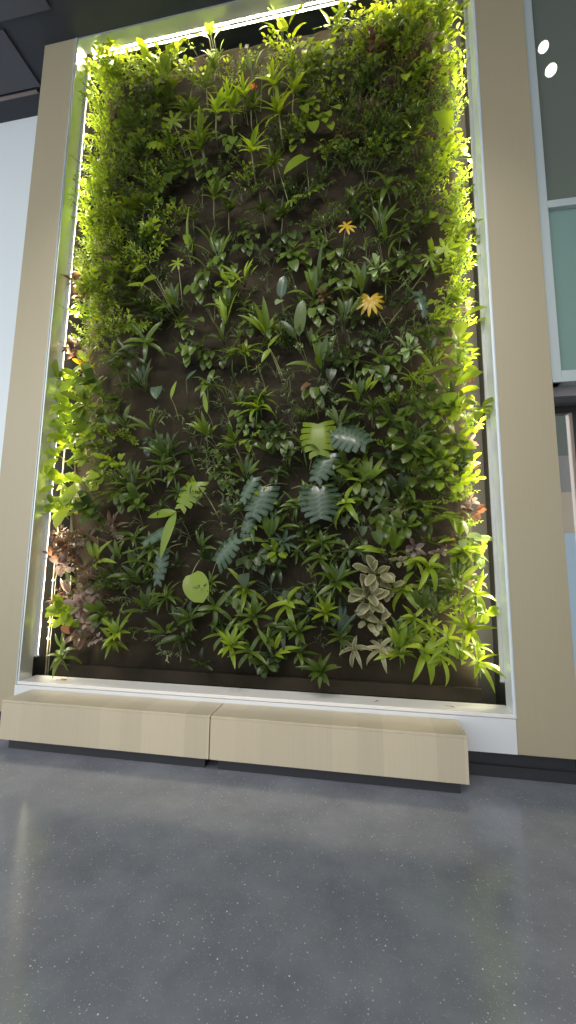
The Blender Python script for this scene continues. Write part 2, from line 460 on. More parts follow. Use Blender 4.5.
# ------------------------------------------------------------------ glazing and door beside the portal
M_gl_top = glass_material('glass_clear', (0.80, 0.88, 0.84), 0.05, haze=(0.20, 0.225, 0.19), haze_fac=0.75)
M_gl_teal = glass_material('glass_teal', (0.45, 0.72, 0.68), 0.04, haze=(0.25, 0.37, 0.33), haze_fac=0.85)
XE = 3.4
w = empty('window_1', (CR, 3.72, EYE + 1.59))
zz = lambda r: r - 1.59
def wpart(nm, mt, *a, bev=0.004):
    b = MB(); b.box(*a); return b.build(nm, mt, w, bevel=bev)
wpart('stile', M_alu, 0.003, 0.084, 0.0, 0.10, 0.0, ZT - EYE - 1.59)
wpart('rail', M_alu, 0.084, XE - CR, 0.0, 0.10, zz(3.262), zz(3.335))
wpart('rail', M_alu, 0.084, XE - CR, 0.0, 0.10, zz(1.622), zz(1.70))
wpart('sill_cap', M_alu, 0.003, XE - CR, -0.018, 0.10, zz(1.59), zz(1.618))
wpart('pane', M_gl_top, 0.084, XE - CR, 0.045, 0.055, zz(3.335), ZT - EYE - 1.59, bev=0)
wpart('pane', M_gl_teal, 0.084, XE - CR, 0.045, 0.055, zz(1.70), zz(3.262), bev=0)
tag(w, 'tall aluminium framed glazing with a teal lower pane beside the wooden column', 'window', kind=S)
# overhang under the glazing
M_soffit = plain('soffit_grey', (0.22, 0.21, 0.21), 0.5)
o = slab('trim_12', M_soffit, CR + 0.003, XE, 3.80, 4.10, EYE + 1.50, EYE + 1.588); tag(o, 'grey soffit box over the door', 'soffit', kind=S)
d = empty('door_1', (CR, 4.04, 0))
def dpart(nm, mt, *a, bev=0.003):
    b = MB(); b.box(*a); return b.build(nm, mt, d, bevel=bev)
dpart('head', M_dframe, 0.003, XE - CR, 0.0, 0.06, EYE + 1.43, EYE + 1.499)
dpart('stile', M_steel, 0.255, 0.285, -0.01, 0.05, 0.0, EYE + 1.429)
dpart('stile', M_dframe, 0.286, 0.40, 0.0, 0.06, 0.0, EYE + 1.429)
dpart('pane', glass_material('glass_door', (0.86, 0.88, 0.88), 0.05), 0.003, 0.254, 0.02, 0.03, 0.06, EYE + 1.429, bev=0)
dpart('pane', bpy.data.materials['glass_door'], 0.401, XE - CR, 0.02, 0.03, 0.06, EYE + 1.429, bev=0)
dpart('bottom_rail', M_dframe, 0.003, 0.254, 0.0, 0.05, 0.0, 0.059)
tag(d, 'glazed door with dark head and steel stile under the glazing', 'door', kind=S)
o = slab('wall_side', plain('light_blocker_grey', (0.20, 0.19, 0.17), 0.6), 3.6, 3.7, -7, 3.6, 0, ZT); tag(o, 'unseen grey wall added beyond the glazing to dim the wooden column', 'wall', kind=S)  # out of view, added to block daylight from the column by the glazing
# the room behind the glazing
o = slab('wall_right', plain('room_olive_grey', (0.235, 0.26, 0.215), 0.6), CR - 0.1, 9, 6.6, 6.7, 3.3, ZT); tag(o, 'olive grey upper wall of the room behind the glazing', 'wall', kind=S)
bk = MB(); bk.box(CR - 0.1, 9, 6.6, 6.7, 0, 2.15)  # glowing band stands in for the hall's reflection in the door
o = bk.build('reflection_band', emit('reflection_glow', (0.66, 0.84, 1.0), 0.55)); tag(o, 'glowing pale blue band put behind the door as a hall reflection', 'wall', kind=S)
o = slab('wall_band', plain('room_tan', (0.80, 0.64, 0.46), 0.5), CR - 0.1, 9, 6.6, 6.7, 2.151, 2.75); tag(o, 'tan band of wall seen through the door', 'wall', kind=S)
o = slab('wall_upper', plain('room_taupe', (0.46, 0.41, 0.38), 0.5), CR - 0.1, 9, 6.6, 6.7, 2.751, 3.299); tag(o, 'taupe wall band seen through the top of the door', 'wall', kind=S)

def spot(px, py, y, lab, r=0.055, dim=False):  # modelled lamp behind the glass, in place of a hall spotlight's reflection
    c, k = at(px, py, y)
    root = empty('spotlight_reflection', c)
    aim = (V((0, 0, EYE)) - c).normalized()
    aim = (aim + V((0, 0, -0.1))).normalized()
    a = aim.cross(V((0, 0, 1))).normalized(); bb_ = aim.cross(a)
    def ring(rad, off, n=20): return [a * (rad * math.cos(2 * PI * i / n)) + bb_ * (rad * math.sin(2 * PI * i / n)) + aim * off for i in range(n)]
    b = MB(); n = 20
    prof = [(r * 0.5, -0.17), (r * 0.95, -0.15), (r * 1.05, 0.0), (r * 1.05, 0.02), (r * 0.92, 0.02), (r * 0.92, 0.0)]
    vs = [v for (rad, off) in prof for v in ring(rad, off)]
    fs = [(i * n + k2, i * n + (k2 + 1) % n, (i + 1) * n + (k2 + 1) % n, (i + 1) * n + k2) for i in range(len(prof) - 1) for k2 in range(n)]
    fs.append(tuple(range(n)))
    b.add(vs, fs); b.build('lamp_housing', M_alu if dim else M_base, root, smooth=True)
    b = MB(); b.add(ring(r * 0.92, 0.004), [tuple(range(n))]); b.build('lamp_lens', M_lamp if not dim else plain('lamp_off', (0.6, 0.55, 0.45), 0.3), root)
    b = MB(); b.tube([aim * -0.16, aim * -0.16 + V((0, 0, 0.1)), V((aim.x * -0.16, aim.y * -0.16, ZT - c.z))], 0.008, n=8); b.build('drop_rod', M_base, root)
    tag(root, lab, 'lamp', 'reflected spotlights built behind the glazing')
spot(543.5, 47, 4.5, 'glowing reflection of a hall spotlight built behind the upper glazing, the higher of the bright pair', 0.058)
spot(551, 70, 4.5, 'glowing reflection of a hall spotlight built behind the upper glazing, the lower of the bright pair', 0.064)

# ceiling panels and slot vent
def panel(x0, x1, y0, y1, lab):
    o = slab('ceiling_panel', M_panel, x0, x1, y0, y1, ZT - 0.03, ZT, bevel=0.005)
    tag(o, lab, 'ceiling panel', 'grey ceiling panels', kind=S)
panel(-9, -3.45, 1.2, 3.40, 'grey ceiling panel reaching out in front of the portal')
panel(-9, -4.15, 3.47, 4.06, 'grey ceiling panel between slot diffuser and front panel')
v = empty('slot_diffuser', (-6.2, 4.105, ZT - 0.02))
b = MB(); b.box(-1.97, 1.97, -0.03, -0.022, -0.012, 0.018); b.box(-1.97, 1.97, 0.022, 0.03, -0.012, 0.018); b.build('frame', M_base, v)
b = MB()
for i in range(120): b.box(-1.96 + i * 0.0327, -1.96 + i * 0.0327 + 0.02, -0.022, 0.022, -0.01, 0.004)
b.build('grille', plain('grille_bronze', (0.34, 0.27, 0.25), 0.4), v)
tag(v, 'long narrow bronze slot diffuser in the dark ceiling', 'vent')
o = slab('ceiling_bulkhead', M_ceil, -12, CL - 0.001, 4.14, 4.379, ZT - 0.02, ZT); tag(o, 'dark ceiling strip above the pale wall', 'ceiling', kind=S)

# ------------------------------------------------------------------ plants: leaf outlines and blades
def blade(mb, p, d, n, L, W, prof, droop=0.6, fold=0.25, segs=6, tone=0.5, wide=False, twist=0.0):
    """a leaf blade: base p, direction d, upper side n, bent by droop over its length, folded along its rib"""
    d = d.normalized(); n = (n - d * n.dot(d))
    if n.length < 1e-4: n = d.orthogonal()
    n.normalize(); s = d.cross(n)
    us = (-1, -0.5, 0, 0.5, 1) if wide else (-1, 0, 1)
    k = droop if abs(droop) > 1e-3 else 1e-3
    vs, ed = [], []
    nu = len(us)
    for i in range(segs + 1):
        t = i / segs
        a = k * t
        x = L * math.sin(a) / k; z = -L * (1 - math.cos(a)) / k
        nl = n * math.cos(a) + d * math.sin(a)
        c = p + d * x + n * z
        w_ = max(prof(t) * W * 0.5, W * 0.015)
        for u in us:
            vs.append(c + s * (u * w_ * math.cos(fold)) + nl * (abs(u) * w_ * math.sin(fold)))
            ed.append(abs(u) if 0 < i < segs else 1.0)
    fs = []
    for i in range(segs):
        for j in range(nu - 1):
            a = i * nu + j
            fs.append((a, a + 1, a + nu + 1, a + nu))
    mb.add(vs, fs, tone, ed)

P_lance = lambda t: (math.sin(PI * min(1, t ** 0.75)) ** 0.8) if 0 < t < 1 else 0.12 * (t < 0.5)
P_strap = lambda t: min(1.0, 0.45 + 2.2 * t) * (1 - max(0, (t - 0.45) / 0.55) ** 1.8)
P_oval = lambda t: math.sqrt(max(0, 1 - (2 * t - 1) ** 2)) * (0.9 + 0.2 * (1 - t))
P_heart = lambda t: (1.0 - 0.10 * (1 - t / 0.15) if t < 0.15 else math.cos(PI / 2 * ((t - 0.15) / 0.85) ** 1.15) ** 0.85)
P_grass = lambda t: (1 - t) ** 0.6 * min(1, 0.6 + t * 2)

def lobed(mb, p, d, n, L, W, nl=6, cut=0.55, droop=0.5, fold=0.12, tone=0.5, gap=0.32, outline=None):
    """a cut leaf: rounded fingers run out from a whole middle part, on both sides of the rib, swept back at the stalk and forward at the tip"""
    d = d.normalized(); n = (n - d * n.dot(d)).normalized(); s = d.cross(n)
    outline = outline or (lambda t: 0.80 + 0.55 * t if t < 0.36 else math.cos(PI / 2 * ((t - 0.36) / 0.70)) ** 0.7 if t < 1.05 else 0.05)
    k = droop if abs(droop) > 1e-3 else 1e-3
    def m3(u, v):
        a = k * max(-0.4, v)
        x = L * math.sin(a) / k; z = -L * (1 - math.cos(a)) / k
        nlv = n * math.cos(a) + d * math.sin(a)
        return p + d * x + n * z + s * (u * math.cos(fold)) + nlv * (abs(u) * math.sin(fold) - 0.9 * u * u / max(W, 1e-3))
    for side in (-1, 1):
        vs, ed, fs = [], [], []
        def put(u, v, e):
            vs.append(m3(side * u, v)); ed.append(e); return len(vs) - 1
        for f_ in range(nl):
            t0, t1 = f_ / nl * 0.96, (f_ + 1) / nl * 0.96
            tm = (t0 + t1) / 2; hw = (t1 - t0) / 2
            Wm = outline(tm) * W * 0.5
            sw = -0.26 + 0.42 * tm                      # how far the finger runs back or forward
            rows = []
            for q, wf in ((0.0, 1.0), (0.25, 1.0), (1 - cut, 1.0), (1 - cut * 0.75, 1 - gap * 0.55), (1 - cut * 0.35, 1 - gap * 0.6), (1 - cut * 0.10, 1 - gap * 0.9), (1.0, 0.92 if gap < 0.1 else max(0.45, 1 - gap * 1.7))):
                vv = tm + sw * (q ** 1.3)
                fan = 1 + 0.42 * q ** 1.3
                rows.append([put(Wm * q, vv - hw * wf * fan, 0.6 if q else 0.0), put(Wm * q * 1.0, vv, 0.12), put(Wm * q, vv + hw * wf * fan, 0.6 if q else 0.0)])
            for r0, r1 in zip(rows, rows[1:]):
                for j in (0, 1): fs.append((r0[j], r0[j + 1], r1[j + 1], r1[j]))
        if side < 0: fs = [q[::-1] for q in fs]
        mb.add(vs, fs, tone, ed)

def palmate(mb, p, d, n, L, W, nf=9, droop=0.5, tone=0.5, spread=2.4, width=0.17):
    """a leaf of long fingers that fan out from the stalk and are joined round it"""
    d = d.normalized(); n = (n - d * n.dot(d)).normalized(); s = d.cross(n)
    for i in range(nf):
        a = -spread + 2 * spread * i / (nf - 1)
        l = L * (1.0 - 0.32 * (abs(a) / spread) ** 1.5)
        f = (d * math.cos(a) + s * (math.sin(a) * W)).normalized()
        prof = lambda t: (0.55 + 1.0 * t) if t < 0.45 else max(0.0, 1 - ((t - 0.45) / 0.55) ** 2.2) ** 0.5
        blade(mb, p, f, n, l, L * width * 1.25, prof, droop, 0.18, 7, tone + rnd(-.1, .1))

OUT = V((0, -1, 0)); UP = V((0, 0, 1)); SX = V((1, 0, 0))
def rnd(a, b): return R.uniform(a, b)
def rdir(yaw, el):
    """direction leaving the wall: yaw along x, elevation up"""
    return V((math.sin(yaw) * math.cos(el), -math.cos(yaw) * math.cos(el), math.sin(el)))

# each maker returns (leaf MB, stem MB, extra {name: (MB, colour)})
def mk_strap(nleaf=11, L=0.20, W=0.033, stem=0.16, droop=(0.7, 1.9), lean=0.9, out=0.11):
    lf, st = MB(), MB()
    tip = V((rnd(-.02, .02), -out, stem * lean))
    st.tube([(0, 0, 0), (tip.x * .3, -out * .55, stem * 0.25), tip], 0.007, 0.005)
    ax = (OUT * rnd(.5, .9) + UP * rnd(.3, .8) + SX * rnd(-.35, .35)).normalized(); u = ax.cross(SX).normalized(); w_ = ax.cross(u)
    for i in range(nleaf):
        a = i * 2.399 + rnd(-.3, .3)
        ring = i / nleaf
        spread = 1.35 - 1.05 * ring + rnd(-.3, .3)
        rad = u * math.cos(a) + w_ * math.sin(a)
        d = ax * math.cos(spread) + rad * math.sin(spread)
        l = L * rnd(0.6, 1.25) * (1.0 - 0.25 * ring)
        n = ax - d * ax.dot(d)
        blade(lf, tip - ax * (0.03 * (1 - ring)), d, n + UP * 0.2, l, W * rnd(.85, 1.15), P_strap, rnd(*droop) * (1.15 - 0.5 * ring), 0.3, 7, rnd(0, 1))
    return lf, st, {}

def mk_shrub(nst=7, H=0.30, leaf=0.058, aspect=0.58, step=0.021, prof=P_oval, spread=1.0, up=0.55, droop=0.4):
    lf, st = MB(), MB()
    for k in range(nst):
        yaw = rnd(-1.15, 1.15) * spread; el = rnd(-0.35, 1.1) * up + 0.25
        d = rdir(yaw, el); l = H * rnd(0.6, 1.1)
        end = d * l + V((0, 0, -0.25 * l * rnd(0, 1)))
        mid = d * l * 0.5 + UP * 0.03
        b0 = V((rnd(-.03, .03), 0, rnd(-.03, .03)))
        pts = [b0 + V((0, 0, 0)), b0 + mid, b0 + end]
        q = lambda t: pts[0] * (1 - t) ** 2 + pts[1] * (2 * t * (1 - t)) + pts[2] * t * t
        cp = [q(i / 5) for i in range(6)]
        st.tube(cp, 0.004, 0.002, n=4)
        n = max(4, int(l * 0.85 / step))
        for i in range(n):
            t = 0.18 + 0.82 * (i + 0.5) / n
            p0 = q(t); tg = (q(min(1, t + 0.05)) - q(max(0, t - 0.05))).normalized()
            a = i * 2.399 + k
            sd = tg.orthogonal().normalized(); sd2 = tg.cross(sd)
            rad = sd * math.cos(a) + sd2 * math.sin(a)
            ld = (tg * 0.55 + rad + OUT * 0.25 + UP * 0.1).normalized()
            s_ = leaf * rnd(0.7, 1.2) * (0.75 + 0.25 * math.sin(PI * t))
            blade(lf, p0 + rad * 0.004, ld, OUT * 0.8 + UP * 0.55, s_, s_ * aspect, prof, rnd(0.1, droop * 2), 0.2, 4, rnd(0, 1))
        blade(lf, q(1), (q(1) - q(.9)), UP + OUT * 0.3, leaf, leaf * aspect, prof, 0.3, 0.2, 4, 1.0)
    return lf, st, {}

def mk_oval(nleaf=8, L=0.13, W=0.075, H=0.22, prof=P_oval, nst=2, droop=(0.2, 0.9)):
    lf, st = MB(), MB()
    for k in range(nst):
        yaw = rnd(-0.7, 0.7); el = rnd(0.1, 0.8)
        e = rdir(yaw, el) * H * rnd(.75, 1.1)
        q = lambda t: e * t + V((0, -0.03, 0.02)) * math.sin(PI * t)
        st.tube([q(i / 4) for i in range(5)], 0.005, 0.003)
        for i in range(nleaf):
            t = 0.3 + 0.7 * i / max(1, nleaf - 1)
            a = i * 2.2 + k * 1.3 + rnd(-.4, .4)
            rad = (SX * math.cos(a) + UP * math.sin(a) * 0.9)
            d = (rad + OUT * rnd(0.35, 0.9) + e.normalized() * 0.3).normalized()
            p0 = q(t); b0 = p0 + d * 0.035
            st.tube([p0, b0], 0.0025, 0.002, n=4, cap=False)
            l = L * rnd(.7, 1.15)
            blade(lf, b0, d, OUT * 0.8 + UP * 0.6, l, W * l / L * rnd(.9, 1.1), prof, rnd(*droop), 0.18, 6, rnd(0, 1), wide=True)
    return lf, st, {}

def mk_heart(nleaf=8, L=0.10, H=0.20, hang=0.3):
    lf, st = MB(), MB()
    for i in range(nleaf):
        yaw = rnd(-1.2, 1.2); el = rnd(-0.6 - hang, 0.9 - hang)
        e = rdir(yaw, el) * H * rnd(.45, 1.1)
        e.y = min(e.y, -0.05)
        pts = [V((0, 0, 0)), e * 0.5 + UP * 0.035, e]
        st.tube([pts[0] * (1 - t) ** 2 + pts[1] * 2 * t * (1 - t) + pts[2] * t * t for t in (0, .25, .5, .75, 1)], 0.0032, 0.002, n=4)
        d = (V((e.x, 0, e.z)).normalized() * 0.5 + V((0, -0.35, -0.75)) + SX * rnd(-.4, .4)).normalized()
        l = L * rnd(.7, 1.2)
        blade(lf, e, d, OUT + UP * 0.7, l, l * 0.82, P_heart, rnd(.1, .6), 0.16, 6, rnd(0, 1), wide=True)
    return lf, st, {}

def mk_fern(nfr=8, L=0.28, hang=0.5, pin=0.05):
    lf, st = MB(), MB()
    for i in range(nfr):
        yaw = -1.25 + 2.5 * (i + rnd(.2, .8)) / nfr; el = rnd(0.0, 1.0)
        d = rdir(yaw, el); l = L * rnd(.7, 1.1)
        g = V((0, 0, -hang * l))
        q = lambda t: d * (l * t) + g * t * t
        st.tube([q(t / 5) for t in range(6)], 0.003, 0.0012, n=4)
        n = int(l / 0.02)
        tone = rnd(0, 1)
        for j in range(1, n + 1):
            t = 0.12 + 0.88 * j / n
            tg = (q(t) - q(t - .05)).normalized(); sd = tg.cross(UP + OUT * .3).normalized()
            w_ = pin * math.sin(PI * min(0.97, t * 0.85 + 0.12)) ** 0.8 + 0.008
            for sg in (-1, 1):
                blade(lf, q(t), sd * sg + tg * 0.55, UP + OUT * .4, w_, 0.013, P_lance, 0.5, 0.1, 3, tone)
    return lf, st, {}

def mk_grass(nleaf=20, L=0.26, W=0.012):
    lf, st = MB(), MB()
    st.tube([(0, 0, 0), (0, -0.03, 0.01), (0, -0.05, 0.03)], 0.008, 0.006)
    for i in range(nleaf):
        yaw = rnd(-1.5, 1.5); el = rnd(0.1, 1.35)
        d = rdir(yaw, el)
        blade(lf, V((rnd(-.01, .01), -0.045, 0.02)), d, UP + OUT * .4, L * rnd(.6, 1.1), W * rnd(.8, 1.2), P_grass, rnd(.6, 2.0), 0.25, 7, rnd(0, 1))
    return lf, st, {}

def mk_lance(nleaf=7, L=0.22, W=0.046, spread=0.9, el0=0.9, pet=0.08):
    lf, st = MB(), MB()
    for i in range(nleaf):
        yaw = rnd(-1, 1) * spread; el = rnd(el0 - 0.8, el0 + 0.35)
        d = rdir(yaw, el); e = d * pet * rnd(.6, 1.3) + OUT * 0.03
        st.tube([V((0, 0, 0)), e * 0.6 + UP * .01, e], 0.0035, 0.0028, n=4)
        l = L * rnd(.65, 1.1)
        blade(lf, e, d, UP * .6 + OUT, l, W * rnd(.85, 1.15), P_lance, rnd(.2, 1.3), 0.25, 7, rnd(0, 1), wide=True)
    return lf, st, {}

def mk_lobed(nleaf=3, L=0.18, pet=0.28, cut=0.6, nl=4, gap=0.4, el=(0.2, 1.0), W=1.0, face=0.8):
    lf, st = MB(), MB()
    for i in range(nleaf):
        yaw = (-0.9 + 1.8 * (i + .5) / nleaf if nleaf > 1 else 0) + rnd(-.2, .2)
        e = rdir(yaw, rnd(*el)) * pet * rnd(.75, 1.15)
        pts = [V((0, 0, 0)), e * .55 + OUT * .02, e]
        st.tube([pts[0] * (1 - t) ** 2 + pts[1] * 2 * t * (1 - t) + pts[2] * t * t for t in (0, .25, .5, .75, 1)], 0.005, 0.003, n=5)
        d = (SX * (math.sin(yaw) * .8 + rnd(-.3, .3)) + UP * rnd(-.9, -.1) + OUT * rnd(.2, .5)).normalized()
        l = L * rnd(.8, 1.15)
        palmate(lf, e, d, OUT * face + UP * .5, l, W, nl * 2 - 1, rnd(.3, .9), rnd(0, 1), 2.0, 0.17)
    return lf, st, {}

def mk_single(L, W, dirv, pet, kind='lobed', nl=6, cut=0.5, gap=0.3, droop=0.4, face=OUT * 0.85 + UP * 0.4, prof=P_heart):
    """one leaf on its stalk, its blade starting at the origin and its stalk running back to the wall"""
    lf, st = MB(), MB()
    pet = V(pet)
    st.tube([pet * (1 - t) ** 2 + (pet * .45 + UP * .05) * 2 * t * (1 - t) for t in (0, .2, .4, .6, .8, 1)], 0.0065, 0.004, n=6)
    if kind == 'palmate': palmate(lf, V((0, 0, 0)), V((dirv[0], -0.08, dirv[2])), OUT * 0.95 + UP * 0.2, L, min(1.0, 0.3 + W / L), nl, 0.25)
    elif kind == 'lobed': lobed(lf, V((0, 0, 0)), V(dirv), V(face), L, W, nl, cut, droop, 0.10, 0.5, gap)
    else: blade(lf, V((0, 0, 0)), V(dirv), V(face), L, W, prof, droop, 0.15, 8, 0.5, wide=True)
    return lf, st, {}

def mk_sprig(n=5, L=0.3, leaves=4):
    lf, st = MB(), MB()
    for i in range(n):
        yaw = rnd(-1, 1); el = rnd(-.4, 1.2)
        e = rdir(yaw, el) * L * rnd(.5, 1.1)
        q = lambda t: e * t + V((0, -0.02, 0.06)) * math.sin(PI * t)
        st.tube([q(t / 6) for t in range(7)], 0.0026, 0.0014, n=4)
        for j in range(leaves):
            t = .45 + .55 * (j + 1) / leaves
            d = rdir(yaw + rnd(-1.4, 1.4), el + rnd(-1.2, .8))
            blade(lf, q(t), d, OUT + UP * .4, rnd(.05, .09), rnd(.012, .022), P_lance, rnd(.2, 1.2), .2, 4, rnd(0, 1))
    return lf, st, {}

def mk_flower(color='red', L=0.068, H=0.22, nleaf=3):
    lf, st, _ = mk_lance(nleaf + 2, 0.14, 0.045, 0.8, 0.6)
    pt = MB()
    e = V((rnd(-.04, .04), -0.14, H))
    st.tube([V((0, 0, 0)), e * .5 + OUT * .02, e], 0.0035, 0.0025, n=5)
    for k in range(4):
        a = k * PI / 2 + .4
        blade(pt, e, (SX * math.cos(a) + UP * math.sin(a) * .8 + OUT * .45), OUT, L * .8, L * .75, P_oval, .5, .2, 5, rnd(0, 1), wide=True)
    return lf, st, {'bloom': (pt, color)}

# ------------------------------------------------------------------ prototypes: (name, category, stem colour, look word, [variants])
def variants(f, n, *a, **k): return [f(*a, **k) for _ in range(n)]
PROTO = {}
def proto(key, name, look, makes, stem='green'):
    out = []
    for lf, st, ex in makes:
        ml = lf.mesh(name + '_foliage', [LEAF['mid']]); ms = st.mesh(name + '_stem', [STEM[stem]])
        out.append((ml, ms, {k: (b.mesh(name + '_' + k, [LEAF[c]]), c) for k, (b, c) in ex.items()}))
    PROTO[key] = (name, look, out)
proto('strap', 'strap_leaf_plant', 'strap-leaved rosette', variants(mk_strap, 5) + variants(mk_strap, 3, nleaf=8, L=0.23, W=0.032, stem=0.2))
proto('palm', 'palm_leaf_rosette', 'palm-like rosette', variants(mk_strap, 5, nleaf=14, L=0.20, W=0.036, stem=0.15, droop=(0.3, 0.9), out=0.2), 'pale')
proto('shrub', 'small_leaf_shrub', 'small-leaved bush', variants(mk_shrub, 6))
proto('fine', 'fine_leaf_shrub', 'fine-leaved bush', variants(mk_shrub, 5, nst=9, H=0.30, leaf=0.056, aspect=0.36, step=0.015, prof=P_lance))
proto('oval', 'oval_leaf_plant', 'oval-leaved plant', variants(mk_oval, 5))
proto('bigoval', 'broad_leaf_plant', 'broad-leaved plant', variants(mk_oval, 4, nleaf=4, L=0.19, W=0.10, H=0.2, nst=1))
proto('heart', 'heart_leaf_vine', 'heart-leaved vine', variants(mk_heart, 5))
proto('fern', 'fern', 'feathery fern', variants(mk_fern, 4))
proto('grass', 'grass_leaf_plant', 'grassy tuft', variants(mk_grass, 4))
proto('lance', 'lance_leaf_plant', 'lance-leaved plant', variants(mk_lance, 6))
proto('upright', 'sword_leaf_plant', 'upright sword-leaved plant', variants(mk_lance, 3, nleaf=5, L=0.28, W=0.04, spread=0.5, el0=1.25, pet=0.05))
proto('droop', 'drooping_leaf_plant', 'drooping long-leaved plant', variants(mk_strap, 4, nleaf=8, L=0.24, W=0.045, stem=0.1, droop=(1.6, 2.3)))
proto('lobed', 'lobed_leaf_plant', 'lobed-leaved plant', variants(mk_lobed, 5))
proto('sprig', 'sparse_sprig', 'sparse sprig', variants(mk_sprig, 5), 'pale')
proto('flower', 'flowering_plant', 'flowering plant', variants(mk_flower, 2))
proto('whiteflower', 'white_flowering_plant', 'white-flowered plant', variants(mk_flower, 2, color='white', L=0.03, H=0.2))
proto('orangeflower', 'orange_flowering_plant', 'orange-flowered plant', variants(mk_flower, 2, color='orange', L=0.05, H=0.24))

COLW = {'dark': 'dark green', 'mid': 'mid green', 'bright': 'bright green', 'lime': 'lime green', 'silver': 'silvery green', 'yellow': 'yellow',
        'bronze': 'bronze', 'pink': 'pink and white', 'cream': 'cream-edged', 'pale': 'pale green', 'dry': 'dry brown'}
PLANTS = []      # (object, kind, colour, pixel x, pixel y)

def plant(kind, px, py, size, colour, variant=None, rot=None, depth=None, label=None):
    """size: how wide the plant is in the photo, in pixels"""
    name, look, outs = PROTO[kind]
    ml, ms, ex = outs[R.randrange(len(outs)) if variant is None else variant % len(outs)]
    xs = [v.co for v in ml.vertices]
    lo = V((min(v.x for v in xs), min(v.y for v in xs), min(v.z for v in xs))); hi = V((max(v.x for v in xs), max(v.y for v in xs), max(v.z for v in xs)))
    ext = max(hi.x - lo.x, hi.z - lo.z)
    P, k = at(px, py, YF - 0.14)
    s = size * k / ext
    s = min(s, 1.9)
    c = (lo + hi) / 2
    rot = rnd(-.25, .25) if rot is None else rot
    cr, sr = math.cos(rot), math.sin(rot)
    ox, oz = c.x * s, c.z * s
    off = V((ox * cr + oz * sr, 0, -ox * sr + oz * cr))
    root = empty(name, (P.x - off.x, YF - 0.034 if depth is None else depth, P.z - off.z))
    # keep blades clear of the light bars
    halfw = (hi.x - lo.x) * s / 2
    root.location.x = min(max(root.location.x, -3.165, -3.40 + halfw - c.x * s), 0.985, 1.22 - halfw - c.x * s)
    root.rotation_euler = (0, rot, 0); root.scale = (s, min(s, 1.25), s)
    def child(nm, me, mt):
        o = bpy.data.objects.new(nm, me); col.objects.link(o); o.parent = root
        if mt is not None:
            o.material_slots[0].link = 'OBJECT'; o.material_slots[0].material = mt
        return o
    child('foliage', ml, LEAF[colour]); child('stem', ms, None)
    for nm, (me, c_) in ex.items(): child(nm, me, LEAF[c_])
    PLANTS.append([root, kind, colour, px, py, size, label])
    return root

def single(name, px, py, L_px, W, dirv, pet, colour, label, kind='lobed', y=3.86, stem='pale', **kw):
    """a plant of one big leaf, its blade base at the pixel"""
    P, k = at(px, py, y)
    L = L_px * k
    lf, st, _ = mk_single(L, L * W, dirv, V(pet) + V((0, YF - 0.03 - y, 0)), kind, **kw)
    root = empty(name, P)
    for nm, b, mt in (('foliage', lf, LEAF[colour]), ('stem', st, STEM[stem])):
        o = bpy.data.objects.new(nm, b.mesh(name + '_' + nm, [mt])); col.objects.link(o); o.parent = root
    PLANTS.append([root, 'single', colour, px, py, L_px, label])
    return root

# ---- big single leaves that the photo shows
MON = 'monstera_leaf_plant'; LOB = 'lobed_leaf_plant'; HRT = 'heart_leaf_plant'; LAN = 'single_leaf_plant'
single(MON, 318, 424, 35, 1.1, (0.05, -.35, -.95), (-0.10, 0, -0.42), 'lime', 'yellow green cut monstera leaf, topmost of the cluster at mid wall', nl=6, gap=.22, cut=.6)
single(MON, 337, 429, 36, 1.05, (0.80, -.3, -.42), (-0.25, 0, -0.30), 'silver', 'big silvery monstera leaf beside the yellow green monstera leaf', nl=7, gap=.2, cut=.45)
single(MON, 331, 453, 34, 0.8, (-.50, -.3, -.85), (-0.20, 0, -0.25), 'silver', 'narrow silvery monstera leaf hanging under the yellow green monstera leaf', nl=6, gap=.3)
single(MON, 318, 487, 35, 1.25, (0.10, -.35, -.93), (-0.28, 0, 0.02), 'silver', 'round silvery cut monstera leaf, lowest of the cluster at mid wall', nl=7, gap=.26, cut=.55)
single(MON, 264, 487, 34, 1.0, (-.30, -.35, -.9), (0.20, 0, 0.05), 'silver', 'silvery cut monstera leaf with long stalks reaching to the monstera cluster', nl=6, gap=.22, cut=.6)
single(MON, 254, 478, 28, 0.50, (-.40, -.3, -.85), (0.10, 0, -0.05), 'silver', 'small narrow silvery cut leaf above the left silvery monstera leaf', nl=5, gap=.28)
single(MON, 251, 514, 30, 0.45, (-.28, -.2, -.95), (0.12, 0, 0.12), 'silver', 'narrow pale cut leaf hanging below the left silvery monstera leaf', nl=6, gap=.28)
single(MON, 217, 562, 34, 0.7, (.60, -.35, .72), (-.12, 0, -.2), 'silver', 'pale shiny cut leaf rising above the lime leaf near the foot', nl=6, gap=.3, cut=.6)
single(MON, 196, 482, 32, 0.8, (-.45, -.35, -.85), (.20, 0, -.35), 'bright', 'bright green cut monstera leaf left of the silvery monstera leaves', nl=6, gap=.26, cut=.55)
single(MON, 192, 574, 32, 0.80, (.50, -.4, -.80), (.05, 0, .18), 'lime', 'lime green whole-edged monstera leaf near the foot of the wall', kind='blade', prof=lambda t: P_oval(min(1, 0.06 + t * 0.94)))
single(MON, 162, 553, 32, 0.50, (-.05, -.3, -.95), (.15, 0, .10), 'silver', 'narrow silvery cut leaf at the end of the yellow green spike', nl=6, gap=.28)
single(LOB, 168, 528, 30, 0.42, (-.75, -.3, -.45), (.12, 0, -.05), 'silver', 'silvery wavy leaf pointing away from the bright cut monstera leaf', nl=4, gap=.2, cut=.4)
single(LAN, 176, 512, 48, 0.22, (-.25, -.3, -.92), (.05, 0, -.02), 'bright', 'long bright green twisted spike leaf below the bright cut leaf', kind='blade', prof=P_lance)
